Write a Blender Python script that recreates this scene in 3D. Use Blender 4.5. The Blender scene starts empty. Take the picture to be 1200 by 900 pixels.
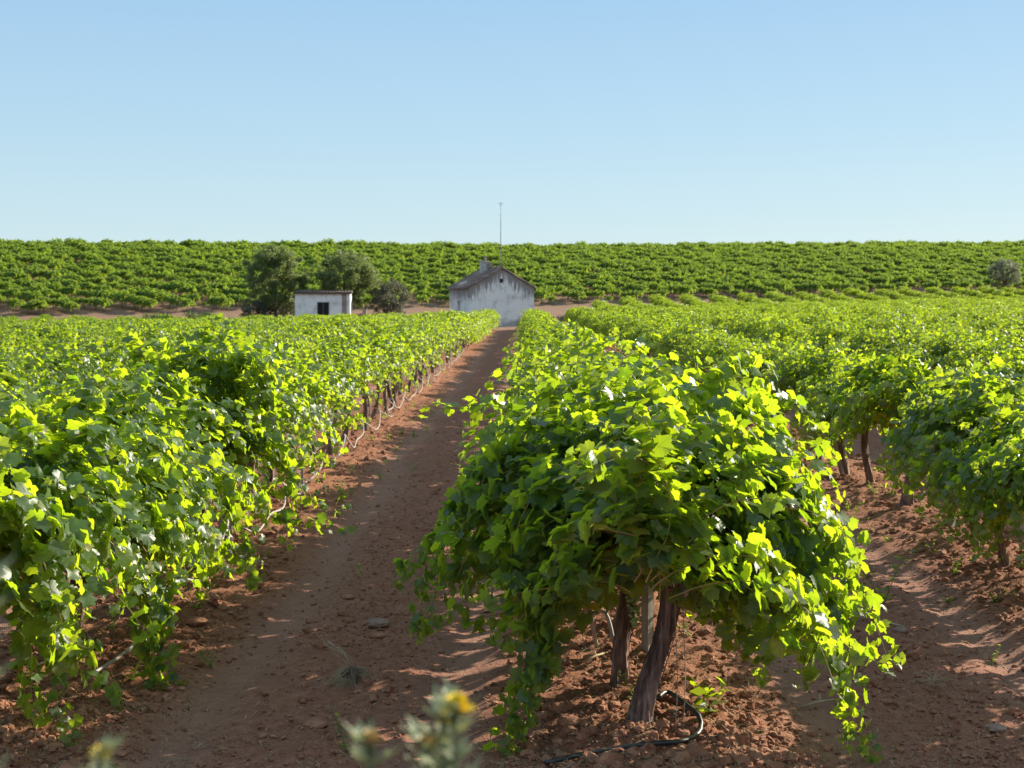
import bpy, math, random
import numpy as np
from mathutils import Vector, Matrix

# ------------------------------------------------------------------ camera, sky, sun, exposure
scene = bpy.context.scene
COL = scene.collection
R = math.radians
CAM_Z = 2.35
SUN_EL, SUN_AZ = 24.0, 54.0          # azimuth: degrees from +Y (away from the camera) towards +X (right)
EXPOSURE = 1.02
SUN_STRENGTH, SKY_STRENGTH = 5.0, 0.115

cam_d = bpy.data.cameras.new('camera')
cam = bpy.data.objects.new('camera', cam_d)
COL.objects.link(cam)
cam.location = (0, 0, CAM_Z)
cam.rotation_euler = (R(90 - 3.43), 0, R(0.515))
cam_d.sensor_width = 36; cam_d.lens = 50
cam_d.clip_start = 0.05; cam_d.clip_end = 6000
cam_d.dof.use_dof = True; cam_d.dof.focus_distance = 9.0; cam_d.dof.aperture_fstop = 5.6
scene.camera = cam

world = bpy.data.worlds.new('World'); scene.world = world
world.use_nodes = True
wt = world.node_tree; wt.nodes.clear()
sky = wt.nodes.new('ShaderNodeTexSky'); sky.sky_type = 'NISHITA'; sky.sun_disc = False
sky.sun_elevation = R(SUN_EL); sky.sun_rotation = R(SUN_AZ)
sky.altitude = 200; sky.air_density = 1.0; sky.dust_density = 0.6; sky.ozone_density = 1.2
bg = wt.nodes.new('ShaderNodeBackground'); bg.inputs['Strength'].default_value = SKY_STRENGTH
wo = wt.nodes.new('ShaderNodeOutputWorld')
# a clear late-afternoon sky: pale at the skyline, blue above; one part the physical sky, the rest a hand-set gradient, its unseen upper part brightened as added fill for the shade
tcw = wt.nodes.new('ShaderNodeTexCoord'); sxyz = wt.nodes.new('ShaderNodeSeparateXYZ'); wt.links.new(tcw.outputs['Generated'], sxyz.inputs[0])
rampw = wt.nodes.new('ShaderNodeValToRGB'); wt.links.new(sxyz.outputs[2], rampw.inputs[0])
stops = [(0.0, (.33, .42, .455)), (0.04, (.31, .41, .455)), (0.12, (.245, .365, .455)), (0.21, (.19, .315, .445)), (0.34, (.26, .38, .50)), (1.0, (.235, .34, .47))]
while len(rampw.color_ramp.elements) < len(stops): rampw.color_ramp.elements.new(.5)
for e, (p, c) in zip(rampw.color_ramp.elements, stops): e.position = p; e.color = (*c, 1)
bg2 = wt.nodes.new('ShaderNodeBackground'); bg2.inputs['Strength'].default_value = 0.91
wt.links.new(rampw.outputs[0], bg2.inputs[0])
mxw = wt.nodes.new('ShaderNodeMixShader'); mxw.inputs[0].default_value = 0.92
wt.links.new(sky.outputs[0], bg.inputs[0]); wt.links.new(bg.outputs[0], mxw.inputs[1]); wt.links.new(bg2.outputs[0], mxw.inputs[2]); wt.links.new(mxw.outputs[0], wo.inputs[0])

sun_d = bpy.data.lights.new('sun', 'SUN'); sun_d.energy = SUN_STRENGTH; sun_d.angle = R(0.5)
sun_d.color = (1.0, 0.90, 0.74)
sun = bpy.data.objects.new('sun', sun_d); COL.objects.link(sun)
sdir = Vector((math.sin(R(SUN_AZ)) * math.cos(R(SUN_EL)), math.cos(R(SUN_AZ)) * math.cos(R(SUN_EL)), math.sin(R(SUN_EL))))
sun.rotation_euler = sdir.to_track_quat('Z', 'Y').to_euler()
sun.location = sdir * 50 + Vector((0, 0, 20))

scene.view_settings.view_transform = 'Standard'; scene.view_settings.look = 'None'
scene.view_settings.exposure = EXPOSURE; scene.view_settings.gamma = 1.0
scene.render.engine = 'CYCLES'
cy = scene.cycles
cy.max_bounces = 6; cy.diffuse_bounces = 3; cy.glossy_bounces = 2; cy.transmission_bounces = 4; cy.transparent_max_bounces = 4
cy.use_denoising = True
try: cy.denoiser = 'OPENIMAGEDENOISE'
except Exception: pass
cy.sample_clamp_indirect = 6
cy.use_adaptive_sampling = False

# ------------------------------------------------------------------ helpers
def tag(o, label=None, cat=None, group=None, kind=None):
    if label: o['label'] = label
    if cat: o['category'] = cat
    if group: o['group'] = group
    if kind: o['kind'] = kind
    return o

def new_obj(name, data, parent=None, loc=(0, 0, 0), rz=0.0):
    o = bpy.data.objects.new(name, data); COL.objects.link(o)
    o.location = loc; o.rotation_euler = (0, 0, rz)
    if parent: o.parent = parent
    return o

def empty(name, loc, rz=0.0):
    o = new_obj(name, None, None, loc, rz); o.empty_display_size = 0.2
    return o

def hash2(ix, iy, seed):
    n = (ix.astype(np.int64) * 374761393 + iy.astype(np.int64) * 668265263 + seed * 982451653) & 0x7fffffff
    n = ((n ^ (n >> 13)) * 1274126177) & 0x7fffffff
    n = (n ^ (n >> 16)) & 0xffff
    return n / 65535.0

def vnoise(x, y, seed=0):
    ix = np.floor(x); iy = np.floor(y); fx = x - ix; fy = y - iy
    ix = ix.astype(np.int64); iy = iy.astype(np.int64)
    u = fx * fx * (3 - 2 * fx); v = fy * fy * (3 - 2 * fy)
    a = hash2(ix, iy, seed); b = hash2(ix + 1, iy, seed); c = hash2(ix, iy + 1, seed); d = hash2(ix + 1, iy + 1, seed)
    return (a * (1 - u) + b * u) * (1 - v) + (c * (1 - u) + d * u) * v - 0.5

def sstep(a, b, x):
    t = np.clip((x - a) / (b - a), 0, 1); return t * t * (3 - 2 * t)

class MB:
    """collects verts / faces / material indices / per-vertex attribute, builds ONE mesh"""
    def __init__(s): s.v = []; s.f = []; s.m = []; s.a = []; s.n = 0
    def add(s, verts, faces, mat=0, attr=None):
        verts = np.asarray(verts, dtype=np.float64).reshape(-1, 3)
        base = s.n
        s.v.append(verts); s.n += len(verts)
        s.a.append(np.zeros((len(verts), 3)) if attr is None else np.broadcast_to(np.asarray(attr, dtype=np.float64), (len(verts), 3)))
        if isinstance(faces, np.ndarray): s.f.append((faces + base).tolist()); 
        else: s.f.append([[i + base for i in f] for f in faces])
        s.m.append(np.full(len(faces), mat, dtype=np.int32))
    def mesh(s, name, mats, smooth=True):
        me = bpy.data.meshes.new(name)
        V = np.concatenate(s.v); F = [f for l in s.f for f in l]; M = np.concatenate(s.m); A = np.concatenate(s.a)
        lens = np.array([len(f) for f in F], dtype=np.int32)
        idx = np.fromiter((i for f in F for i in f), dtype=np.int32, count=int(lens.sum()))
        me.vertices.add(len(V)); me.vertices.foreach_set('co', V.ravel())
        me.loops.add(len(idx)); me.loops.foreach_set('vertex_index', idx)
        me.polygons.add(len(lens))
        me.polygons.foreach_set('loop_start', np.concatenate([[0], np.cumsum(lens)[:-1]]).astype(np.int32))
        me.polygons.foreach_set('loop_total', lens)
        me.polygons.foreach_set('material_index', M)
        me.polygons.foreach_set('use_smooth', np.full(len(lens), smooth, dtype=bool))
        at = me.attributes.new('info', 'FLOAT_COLOR', 'POINT')
        at.data.foreach_set('color', np.concatenate([A, np.ones((len(A), 1))], axis=1).ravel().astype(np.float32))
        for m in mats: me.materials.append(m)
        me.update(calc_edges=True); me.validate()
        return me
    def build(s, name, mats, parent=None, smooth=True, loc=(0, 0, 0), rz=0.0):
        if not isinstance(mats, (list, tuple)): mats = [mats]
        return new_obj(name, s.mesh(name, mats, smooth), parent, loc, rz)

def box(mb, c, s, mat=0, rz=0.0, attr=None):
    x, y, z = s[0] / 2, s[1] / 2, s[2] / 2
    v = np.array([[-x, -y, -z], [x, -y, -z], [x, y, -z], [-x, y, -z], [-x, -y, z], [x, -y, z], [x, y, z], [-x, y, z]])
    if rz:
        cs, sn = math.cos(rz), math.sin(rz); v = np.stack([v[:, 0] * cs - v[:, 1] * sn, v[:, 0] * sn + v[:, 1] * cs, v[:, 2]], 1)
    mb.add(v + np.array(c), [[3, 2, 1, 0], [4, 5, 6, 7], [0, 1, 5, 4], [1, 2, 6, 5], [2, 3, 7, 6], [3, 0, 4, 7]], mat, attr)

def tube(mb, pts, rad, sides=5, mat=0, attr=None, cap=True, rfun=None):
    P = np.asarray(pts, dtype=float); n = len(P)
    rad = np.broadcast_to(np.asarray(rad, dtype=float), (n,))
    T = np.gradient(P, axis=0); T /= (np.linalg.norm(T, axis=1, keepdims=True) + 1e-9)
    ref = np.array([0.0, 0, 1]) if abs(T[0][2]) < 0.8 else np.array([1.0, 0, 0])
    V = []
    u = np.cross(ref, T[0]); u /= np.linalg.norm(u) + 1e-9
    for i in range(n):
        u = u - T[i] * np.dot(u, T[i]); u /= np.linalg.norm(u) + 1e-9
        w = np.cross(T[i], u)
        a = np.linspace(0, 2 * math.pi, sides, endpoint=False)
        r = rad[i] * (rfun(a, i / (n - 1)) if rfun else 1.0)
        r = np.broadcast_to(r, a.shape)
        V.append(P[i] + (np.cos(a) * r)[:, None] * u + (np.sin(a) * r)[:, None] * w)
    V = np.concatenate(V)
    F = [[i * sides + j, i * sides + (j + 1) % sides, (i + 1) * sides + (j + 1) % sides, (i + 1) * sides + j] for i in range(n - 1) for j in range(sides)]
    if cap:
        F.append([j for j in range(sides)][::-1]); F.append([(n - 1) * sides + j for j in range(sides)])
    mb.add(V, F, mat, attr)

# ------------------------------------------------------------------ materials
def mat_new(name):
    m = bpy.data.materials.new(name); m.use_nodes = True
    nt = m.node_tree; nt.nodes.clear()
    out = nt.nodes.new('ShaderNodeOutputMaterial')
    return m, nt, out
class NT:
    def __init__(s, nt): s.nt = nt
    def n(s, t, **kw):
        nd = s.nt.nodes.new(t)
        for k, v in kw.items(): setattr(nd, k, v)
        return nd
    def l(s, a, b): s.nt.links.new(a, b)
    def noise(s, scale, detail=4, rough=0.55, vec=None, dim='3D'):
        nd = s.n('ShaderNodeTexNoise'); nd.inputs['Scale'].default_value = scale; nd.inputs['Detail'].default_value = detail
        nd.inputs['Roughness'].default_value = rough
        if vec is not None: s.l(vec, nd.inputs['Vector'])
        return nd.outputs[0]
    def ramp(s, fac, stops):
        nd = s.n('ShaderNodeValToRGB'); cr = nd.color_ramp
        while len(cr.elements) < len(stops): cr.elements.new(0.5)
        for e, (p, c) in zip(cr.elements, stops): e.position = p; e.color = (*c, 1) if len(c) == 3 else c
        s.l(fac, nd.inputs[0]); return nd.outputs[0]
    def mix(s, fac, a, b, mode='MIX'):
        nd = s.n('ShaderNodeMix', data_type='RGBA', blend_type=mode)
        for i, v in ((0, fac), (6, a), (7, b)):
            if hasattr(v, 'is_linked') or hasattr(v, 'links'): s.l(v, nd.inputs[i])
            elif isinstance(v, (int, float)): nd.inputs[i].default_value = v
            else: nd.inputs[i].default_value = (*v, 1)
        return nd.outputs[2]
    def math(s, op, a, b=0.0, c=0.0, clamp=False):
        nd = s.n('ShaderNodeMath', operation=op, use_clamp=clamp)
        for i, v in enumerate((a, b, c)):
            if isinstance(v, (int, float)): nd.inputs[i].default_value = v
            else: s.l(v, nd.inputs[i])
        return nd.outputs[0]
    def coord(s, scale=None, which='Object'):
        tc = s.n('ShaderNodeTexCoord')
        if scale is None: return tc.outputs[which]
        mp = s.n('ShaderNodeMapping'); mp.inputs['Scale'].default_value = scale
        s.l(tc.outputs[which], mp.inputs[0]); return mp.outputs[0]
    def bump(s, h, strength, dist):
        b = s.n('ShaderNodeBump'); b.inputs['Strength'].default_value = strength; b.inputs['Distance'].default_value = dist
        s.l(h, b.inputs['Height']); return b.outputs[0]

def leaf_material(name, dark, light, yellow, trans, trans2, rough=0.36, tw=0.5, under=(0.14, 0.20, 0.09), spec=0.5):
    """thin leaf: reflecting face + light coming through from behind; paler matt underside"""
    m, nt, out = mat_new(name); g = NT(nt)
    at = g.n('ShaderNodeAttribute', attribute_name='info')
    sep = g.n('ShaderNodeSeparateColor'); g.l(at.outputs['Color'], sep.inputs[0])
    tint, vein = sep.outputs[0], sep.outputs[1]
    oi = g.n('ShaderNodeObjectInfo')
    base = g.ramp(tint, [(0.0, dark), (0.7, light), (0.95, light), (1.0, yellow)])
    vm = g.math('MULTIPLY', g.math('POWER', vein, 12.0), 0.65)
    base = g.mix(vm, base, (light[0] * 1.7, light[1] * 1.5, light[2] * 1.6))
    geo = g.n('ShaderNodeNewGeometry')
    face = g.mix(geo.outputs['Backfacing'], base, g.mix(0.5, base, under))
    pr = g.n('ShaderNodeBsdfPrincipled')
    g.l(face, pr.inputs['Base Color'])
    rg = g.math('MULTIPLY_ADD', geo.outputs['Backfacing'], 0.25, rough)
    g.l(rg, pr.inputs['Roughness'])
    pr.inputs['Specular IOR Level'].default_value = spec
    bn = g.bump(g.noise(60, 2), 0.35, 0.004); g.l(bn, pr.inputs['Normal'])
    tr = g.n('ShaderNodeBsdfTranslucent')
    tc = g.mix(tint, trans, trans2); tc = g.mix(g.math('MULTIPLY', g.math('POWER', vein, 8.0), .45), tc, (0.10, 0.20, 0.01)); g.l(tc, tr.inputs['Color'])
    mx = g.n('ShaderNodeMixShader'); mx.inputs[0].default_value = tw
    g.l(pr.outputs[0], mx.inputs[1]); g.l(tr.outputs[0], mx.inputs[2]); g.l(mx.outputs[0], out.inputs[0])
    return m

M_LEAF = leaf_material('vine leaf', (0.036, 0.074, 0.034), (0.074, 0.132, 0.046), (0.24, 0.20, 0.04), (0.30, 0.50, 0.010), (0.74, 0.86, 0.02), rough=0.41, tw=0.54, spec=0.6)
M_LEAF_HILL = leaf_material('hillside vine leaf', (0.055, 0.115, 0.030), (0.10, 0.175, 0.042), (0.18, 0.17, 0.05), (0.32, 0.50, 0.03), (0.62, 0.76, 0.07), tw=0.54, rough=0.5)
M_OAK = leaf_material('tree leaf', (0.050, 0.082, 0.032), (0.10, 0.145, 0.050), (0.18, 0.17, 0.06), (0.22, 0.30, 0.07), (0.40, 0.46, 0.12), tw=0.45, rough=0.5)
M_OLIVE = leaf_material('olive leaf', (0.085, 0.095, 0.07), (0.16, 0.17, 0.125), (0.15, 0.14, 0.09), (0.20, 0.23, 0.12), (0.34, 0.38, 0.20), tw=0.4, rough=0.5)
M_DUSKY = leaf_material('dusky shrub leaf', (0.07, 0.07, 0.055), (0.13, 0.125, 0.095), (0.16, 0.14, 0.11), (0.16, 0.16, 0.08), (0.26, 0.26, 0.14), tw=0.35, rough=0.6)
M_THISTLE = leaf_material('thistle leaf', (0.16, 0.20, 0.11), (0.30, 0.34, 0.20), (0.40, 0.38, 0.22), (0.22, 0.28, 0.10), (0.34, 0.38, 0.18), tw=0.3, rough=0.6)

def simple(name, cols, scale=8.0, detail=5, rough=0.85, bump=0.4, bdist=0.01, stretch=None, spec=0.3, which='Object'):
    m, nt, out = mat_new(name); g = NT(nt)
    vec = g.coord(stretch or (1, 1, 1), which)
    f = g.noise(scale, detail, 0.6, vec)
    n = len(cols)
    c = g.ramp(f, [(0.3 + 0.4 * i / max(1, n - 1), cols[i]) for i in range(n)])
    pr = g.n('ShaderNodeBsdfPrincipled'); g.l(c, pr.inputs['Base Color'])
    pr.inputs['Roughness'].default_value = rough; pr.inputs['Specular IOR Level'].default_value = spec
    if bump:
        g.l(g.bump(g.noise(scale * 2.5, 4, 0.6, vec), bump, bdist), pr.inputs['Normal'])
    g.l(pr.outputs[0], out.inputs[0]); return m

M_BARK = simple('vine bark', [(0.055, 0.034, 0.030), (0.20, 0.125, 0.105), (0.42, 0.31, 0.26)], 34, 6, 0.9, 1.0, 0.015, (1, 1, 0.10))
M_BARK_TREE = simple('tree bark', [(0.06, 0.045, 0.035), (0.16, 0.12, 0.09)], 10, 5, 0.9, 0.8, 0.02, (1, 1, 0.25))
M_CANE = simple('green cane', [(0.13, 0.16, 0.035), (0.26, 0.19, 0.06), (0.34, 0.17, 0.07)], 6, 3, 0.5, 0.0)
M_GRAPE = simple('unripe grape', [(0.16, 0.22, 0.05), (0.25, 0.31, 0.09)], 30, 2, 0.35, 0.0, spec=0.5)
M_HOSE_BLACK = simple('black rubber pipe', [(0.018, 0.018, 0.02), (0.045, 0.042, 0.042)], 20, 3, 0.38, 0.1, 0.002, spec=0.5)
M_HOSE_PALE = simple('dusty pale pipe', [(0.28, 0.25, 0.23), (0.46, 0.42, 0.39)], 14, 4, 0.7, 0.2, 0.003)
M_POST = simple('weathered grey post', [(0.20, 0.18, 0.16), (0.38, 0.35, 0.32)], 18, 5, 0.9, 0.5, 0.006, (1, 1, 0.2))
M_WIRE = simple('galvanised wire', [(0.25, 0.25, 0.25), (0.40, 0.39, 0.38)], 30, 2, 0.5, 0.0, spec=0.5)
M_STRAW = simple('dry straw', [(0.30, 0.22, 0.12), (0.52, 0.42, 0.27)], 12, 2, 0.8, 0.0)
M_DRYROOT = simple('dried stubble', [(0.04, 0.024, 0.016), (0.14, 0.09, 0.06)], 12, 3, 0.9, 0.3, 0.01)
M_STONE = simple('pale field stone', [(0.20, 0.12, 0.085), (0.33, 0.22, 0.165)], 10, 5, 0.9, 0.5, 0.01)
M_YELLOW = simple('yellow florets', [(0.80, 0.58, 0.02), (0.88, 0.74, 0.05)], 40, 2, 0.7, 0.0)
M_BUFF = simple('dried flower head', [(0.42, 0.28, 0.10), (0.62, 0.46, 0.20)], 60, 2, 0.8, 0.0)
M_CLOD = simple('soil clod', [(0.17, 0.066, 0.036), (0.29, 0.13, 0.073), (0.39, 0.20, 0.12)], 9, 5, 0.95, 0.7, 0.012)

# soil
def soil_material():
    m, nt, out = mat_new('red vineyard soil'); g = NT(nt)
    oc = g.coord()
    at = g.n('ShaderNodeAttribute', attribute_name='info')
    sep = g.n('ShaderNodeSeparateColor'); g.l(at.outputs['Color'], sep.inputs[0])
    lane, verge, dust = sep.outputs[0], sep.outputs[1], sep.outputs[2]
    n1 = g.noise(1.3, 5, 0.6, oc); n2 = g.noise(14, 6, 0.65, oc); n3 = g.noise(90, 3, 0.6, oc)
    nn = g.math('ADD', g.math('MULTIPLY', n2, 0.55), g.math('MULTIPLY', n3, 0.45))
    loose = g.ramp(nn, [(0.34, (0.18, 0.068, 0.035)), (0.5, (0.31, 0.135, 0.075)), (0.66, (0.41, 0.20, 0.118))])
    packed = g.ramp(nn, [(0.34, (0.20, 0.083, 0.053)), (0.5, (0.31, 0.140, 0.092)), (0.66, (0.40, 0.205, 0.142))])
    c = g.mix(g.math('MULTIPLY', lane, 0.9), loose, packed)
    c = g.mix(g.math('MULTIPLY', g.math('SUBTRACT', n1, 0.5), 1.2, clamp=True), c, (0.16, 0.075, 0.045))
    straw = g.ramp(nn, [(0.35, (0.15, 0.085, 0.055)), (0.6, (0.30, 0.195, 0.125))])
    vf = g.math('MULTIPLY', verge, g.math('MULTIPLY_ADD', g.noise(0.35, 4, 0.6, oc), 2.0, -0.1, clamp=True), clamp=True)
    c = g.mix(vf, c, straw)
    wt_ = g.math('MULTIPLY', dust, g.math('MULTIPLY_ADD', g.noise(2.2, 4, .6, oc), 1.5, .05, clamp=True), clamp=True)
    c = g.mix(g.math('MULTIPLY', wt_, .6), c, g.mix(n3, (0.33, 0.175, 0.118), (0.46, 0.27, 0.19)))
    # scattered grit
    vo = g.n('ShaderNodeTexVoronoi'); vo.inputs['Scale'].default_value = 38; g.l(oc, vo.inputs['Vector'])
    grit = g.math('MULTIPLY', g.math('LESS_THAN', vo.outputs['Distance'], 0.16), 0.55)
    c = g.mix(grit, c, (0.40, 0.26, 0.19))
    pr = g.n('ShaderNodeBsdfPrincipled'); g.l(c, pr.inputs['Base Color']); pr.inputs['Roughness'].default_value = 0.95
    pr.inputs['Specular IOR Level'].default_value = 0.15
    h = g.math('ADD', g.math('MULTIPLY', g.noise(26, 6, 0.7, oc), 1.0), g.math('MULTIPLY', n3, 0.35))
    h = g.math('ADD', h, g.math('MULTIPLY', grit, 0.5))
    g.l(g.bump(h, 0.85, 0.035), pr.inputs['Normal']); g.l(pr.outputs[0], out.inputs[0])
    return m
M_SOIL = soil_material()

# ------------------------------------------------------------------ terrain
ROW0, PITCH = 0.68, 3.55             # x of the centre row, distance between rows
def dB(x): return 163 + 0.45 * np.clip(x, -90, 90)          # foot of the planted hillside
def fieldend(x):
    x = np.asarray(x, dtype=float)
    return 112 + 10.0 * sstep(3, 4, x) + 28.0 * sstep(6, 7.5, x) + np.where(x > 10, dB(x) - 8 - 150, 0) + 13.0 * (x < -27)
def terrain0(x, y):
    x = np.asarray(x, dtype=float); y = np.asarray(y, dtype=float)
    near_hill = sstep(-28, -6, y - dB(x))
    k = 0.018 + 0.006 * (x < 0) * (1 - near_hill) + 0.010 * (x > 0) * near_hill
    tilt = k * np.clip(x, -60, 60) * sstep(12, 85, y)
    s = y - dB(x); HD = 60.0
    foot = 0.000875 * np.clip(s + 40, 0, 40) ** 2
    P = np.where(x < 0, 53.5 + 3.5 * np.clip(-x / 70, 0, 1), 53.5 + 4.0 * np.clip(x / 80, 0, 1))
    zC = CAM_Z + P * (dB(x) + HD) / 1667.0
    t = np.clip(s / HD, 0, 1)
    zB = np.where(x < 0, 0.018, 0.028) * np.clip(x, -60, 60) + 1.4
    z = tilt + foot + np.where(s > 0, (zC - zB) * (t + 0.42 * t * (1 - t)), 0)
    over = np.clip(s - HD - 1, 0, None)
    z = z - 0.0016 * over ** 2 * (over < 60) - (over >= 60) * (5.76 + 0.19 * (over - 60))
    z = np.maximum(z, -30)
    bank = 0.95 * (1 - sstep(2.0, 5.2, y))
    return z + bank
def row_dist(x):
    k = np.round((x - ROW0) / PITCH); return x - (ROW0 + k * PITCH)
def terrain(x, y):
    x = np.asarray(x, dtype=float); y = np.asarray(y, dtype=float)
    z = terrain0(x, y)
    near = (1 - sstep(50, 110, y)) * sstep(3, 5, y)
    r = np.abs(row_dist(x))
    berm = np.exp(-(r / 0.62) ** 2)
    z = z + near * (0.085 * berm - 0.02)
    wob = 0.06 * np.sin(y * 0.35) + 0.05 * np.sin(y * 0.9 + 1)
    rr = row_dist(x + wob)
    rut = np.exp(-((np.abs(rr) - 1.06) / 0.17) ** 4)       # two wheel tracks in each lane
    z = z - near * 0.035 * rut
    # tread of a tractor tyre pressed in the near edge of the lane
    tr = np.exp(-((np.abs(rr) - 1.06) / 0.12) ** 4) * (y < 30)
    side = np.sign(np.abs(rr) - 1.06)
    z = z - near * 0.009 * tr * (np.sin(y * 52 + np.abs(np.abs(rr) - 1.06) * 30) > 0.35) * (vnoise(x * 0.9, y * 0.6, 40) > -0.22) * (rr < 0)
    rough = 0.55 + 0.7 * np.clip(berm * 1.3, 0, 1) + 0.35 * np.exp(-((np.abs(rr) - PITCH / 2) / 0.35) ** 2)
    rough = rough * (1 - 0.55 * rut)
    d = 0.030 * vnoise(x * 4.5, y * 4.5, 1) + 0.030 * vnoise(x * 11, y * 11, 2) * (0.4 + rough) + 0.018 * np.abs(vnoise(x * 22, y * 22, 3)) * 2 * rough \
        + 0.05 * vnoise(x * 1.3, y * 1.3, 4) * rough
    return z + near * d * rough

def grid_axis(segs):
    out = [segs[0][0]]
    for a, b, s0, g in segs:
        x = a; s = s0
        while x + s < b: x += s; out.append(x); s *= g
        out.append(b)
    return np.unique(np.round(np.array(out), 4))
xs_r = grid_axis([(0, 5.0, .03, 1.0), (5.0, 9, .05, 1.01), (9, 150, .12, 1.05), (150, 2500, 12, 1.25)])
xs_l = -grid_axis([(0, 3.6, .03, 1.0), (3.6, 8, .06, 1.01), (8, 150, .12, 1.05), (150, 2500, 12, 1.25)])
XS = np.unique(np.concatenate([xs_l, xs_r]))
YS = grid_axis([(-300, -8, 40, 1.0), (-8, 4, .5, 1.0), (4, 6, .1, 1.0), (6, 16, .028, 1.0), (16, 120, .06, 1.012), (120, 300, 2.0, 1.0), (300, 420, 8, 1.0), (420, 3500, 30, 1.3)])
GX, GY = np.meshgrid(XS, YS)
GZ = terrain(GX, GY)
nx, ny = len(XS), len(YS)
V = np.stack([GX.ravel(), GY.ravel(), GZ.ravel()], 1)
ii = np.arange(nx * ny).reshape(ny, nx)
F = np.stack([ii[:-1, :-1], ii[:-1, 1:], ii[1:, 1:], ii[1:, :-1]], -1).reshape(-1, 4)
r = np.abs(row_dist(GX + 0.06 * np.sin(GY * 0.35)))
lane = (np.exp(-((r - 1.06) / 0.25) ** 2) + 0.35 * (r > 0.9)).clip(0, 1) * (GY < 125)
verge = sstep(-3, 3, GY - fieldend(GX)) * (1 - 0.6 * sstep(0, 12, GY - dB(GX)))
rr_s = np.abs(row_dist(GX + 0.06 * np.sin(GY * 0.35) + 0.05 * np.sin(GY * 0.9 + 1)))
track = np.exp(-((rr_s - 1.06 + .05 * vnoise(GX * 2, GY * 1.3, 55)) / (0.20 + .1 * vnoise(GX * 0, GY * .5, 51))) ** 2) * (GY < 118)
A = np.stack([lane.ravel(), verge.ravel(), track.ravel()], 1)
me = bpy.data.meshes.new('ground')
me.vertices.add(len(V)); me.vertices.foreach_set('co', V.ravel())
me.loops.add(F.size); me.loops.foreach_set('vertex_index', F.ravel().astype(np.int32))
me.polygons.add(len(F)); me.polygons.foreach_set('loop_start', np.arange(0, F.size, 4, dtype=np.int32)); me.polygons.foreach_set('loop_total', np.full(len(F), 4, dtype=np.int32))
me.polygons.foreach_set('use_smooth', np.full(len(F), True))
at = me.attributes.new('info', 'FLOAT_COLOR', 'POINT'); at.data.foreach_set('color', np.concatenate([A, np.ones((len(A), 1))], 1).ravel().astype(np.float32))
me.materials.append(M_SOIL); me.update(calc_edges=True)
ground = new_obj('ground', me); tag(ground, 'red brown ploughed earth with two wheel tracks between the vine rows', 'ground', kind='structure')

def gz(x, y): return float(terrain(np.array([x]), np.array([y]))[0])

# ------------------------------------------------------------------ leaves
HALF = {
    'hi': [(0, 1.0), (8, .86), (15, .85), (26, .70), (36, .80), (44, .81), (54, .96), (62, .85), (72, .80), (84, .66), (96, .74), (106, .69), (117, .80), (130, .66), (143, .67), (158, .55), (174, .28)],
    'mid': [(0, 1.0), (26, .68), (54, .95), (84, .62), (117, .78), (150, .62), (176, .25)],
    'low': [(0, 1.0), (55, .95), (117, .80), (176, .25)],
}
def leaf_template(kind, rng):
    h = HALF[kind]
    jit = [(a, r * (1 + 0.06 * rng.standard_normal())) for a, r in h]
    right = jit; left = [(-a, r * (1 + 0.05 * rng.standard_normal())) for a, r in h[1:]][::-1]
    ring = right + left
    ang = np.radians([a for a, _ in ring]); rad = np.array([r for _, r in ring])
    x = np.sin(ang) * rad; y = np.cos(ang) * rad
    c1, c2, ph = 0.12 + 0.5 * rng.random(), 0.05 + 0.32 * rng.random(), rng.random() * 6
    z = 0.35 * c1 * np.abs(x) - c2 * (x * x + y * y) + 0.09 * np.sin(ang * 3 + ph) * rad
    V = np.concatenate([[[0, 0, 0]], np.stack([x, y, z], 1)])
    n = len(ring)
    F = np.array([[0, 1 + i, 1 + (i + 1) % n] for i in range(n)])
    F = F[:, ::-1]
    tips = {0: 1, 54: 1, 117: 1}
    vein = np.array([1.0] + [1.0 if abs(a) in tips else 0.0 for a, _ in ring])
    return V, F, vein

def add_leaves(mb, P, T, N, S, kind, rng, mat=0, tint=None):
    """P positions of the leaf base, T direction of the tip, N face normal, S size"""
    n = len(P)
    if n == 0: return
    N = N / (np.linalg.norm(N, axis=1, keepdims=True) + 1e-9)
    T = T - N * np.sum(T * N, axis=1, keepdims=True); T = T / (np.linalg.norm(T, axis=1, keepdims=True) + 1e-9)
    B = np.cross(T, N)
    if tint is None: tint = np.clip(rng.normal(0.5, 0.22, n), 0, 0.97); tint[rng.random(n) < 0.008] = 1.0
    K = 7 if kind == 'hi' else 4; grp = rng.integers(0, K, n)
    for k in range(K):
        sel = np.where(grp == k)[0]
        if not len(sel): continue
        V, F, vein = leaf_template(kind, rng)
        m = len(sel)
        W = (B[sel][:, None, :] * V[None, :, 0:1] + T[sel][:, None, :] * V[None, :, 1:2] + N[sel][:, None, :] * V[None, :, 2:3] * (0.4 + 1.2 * rng.random((m, 1, 1)))) * S[sel][:, None, None] + P[sel][:, None, :]
        FF = (F[None] + (np.arange(m) * len(V))[:, None, None]).reshape(-1, 3)
        at = np.stack([np.repeat(tint[sel], len(V)), np.tile(vein, m), np.zeros(m * len(V))], 1)
        mb.add(W.reshape(-1, 3), FF, mat, at)

def nrm(v): return v / (np.linalg.norm(v) + 1e-9)

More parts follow.
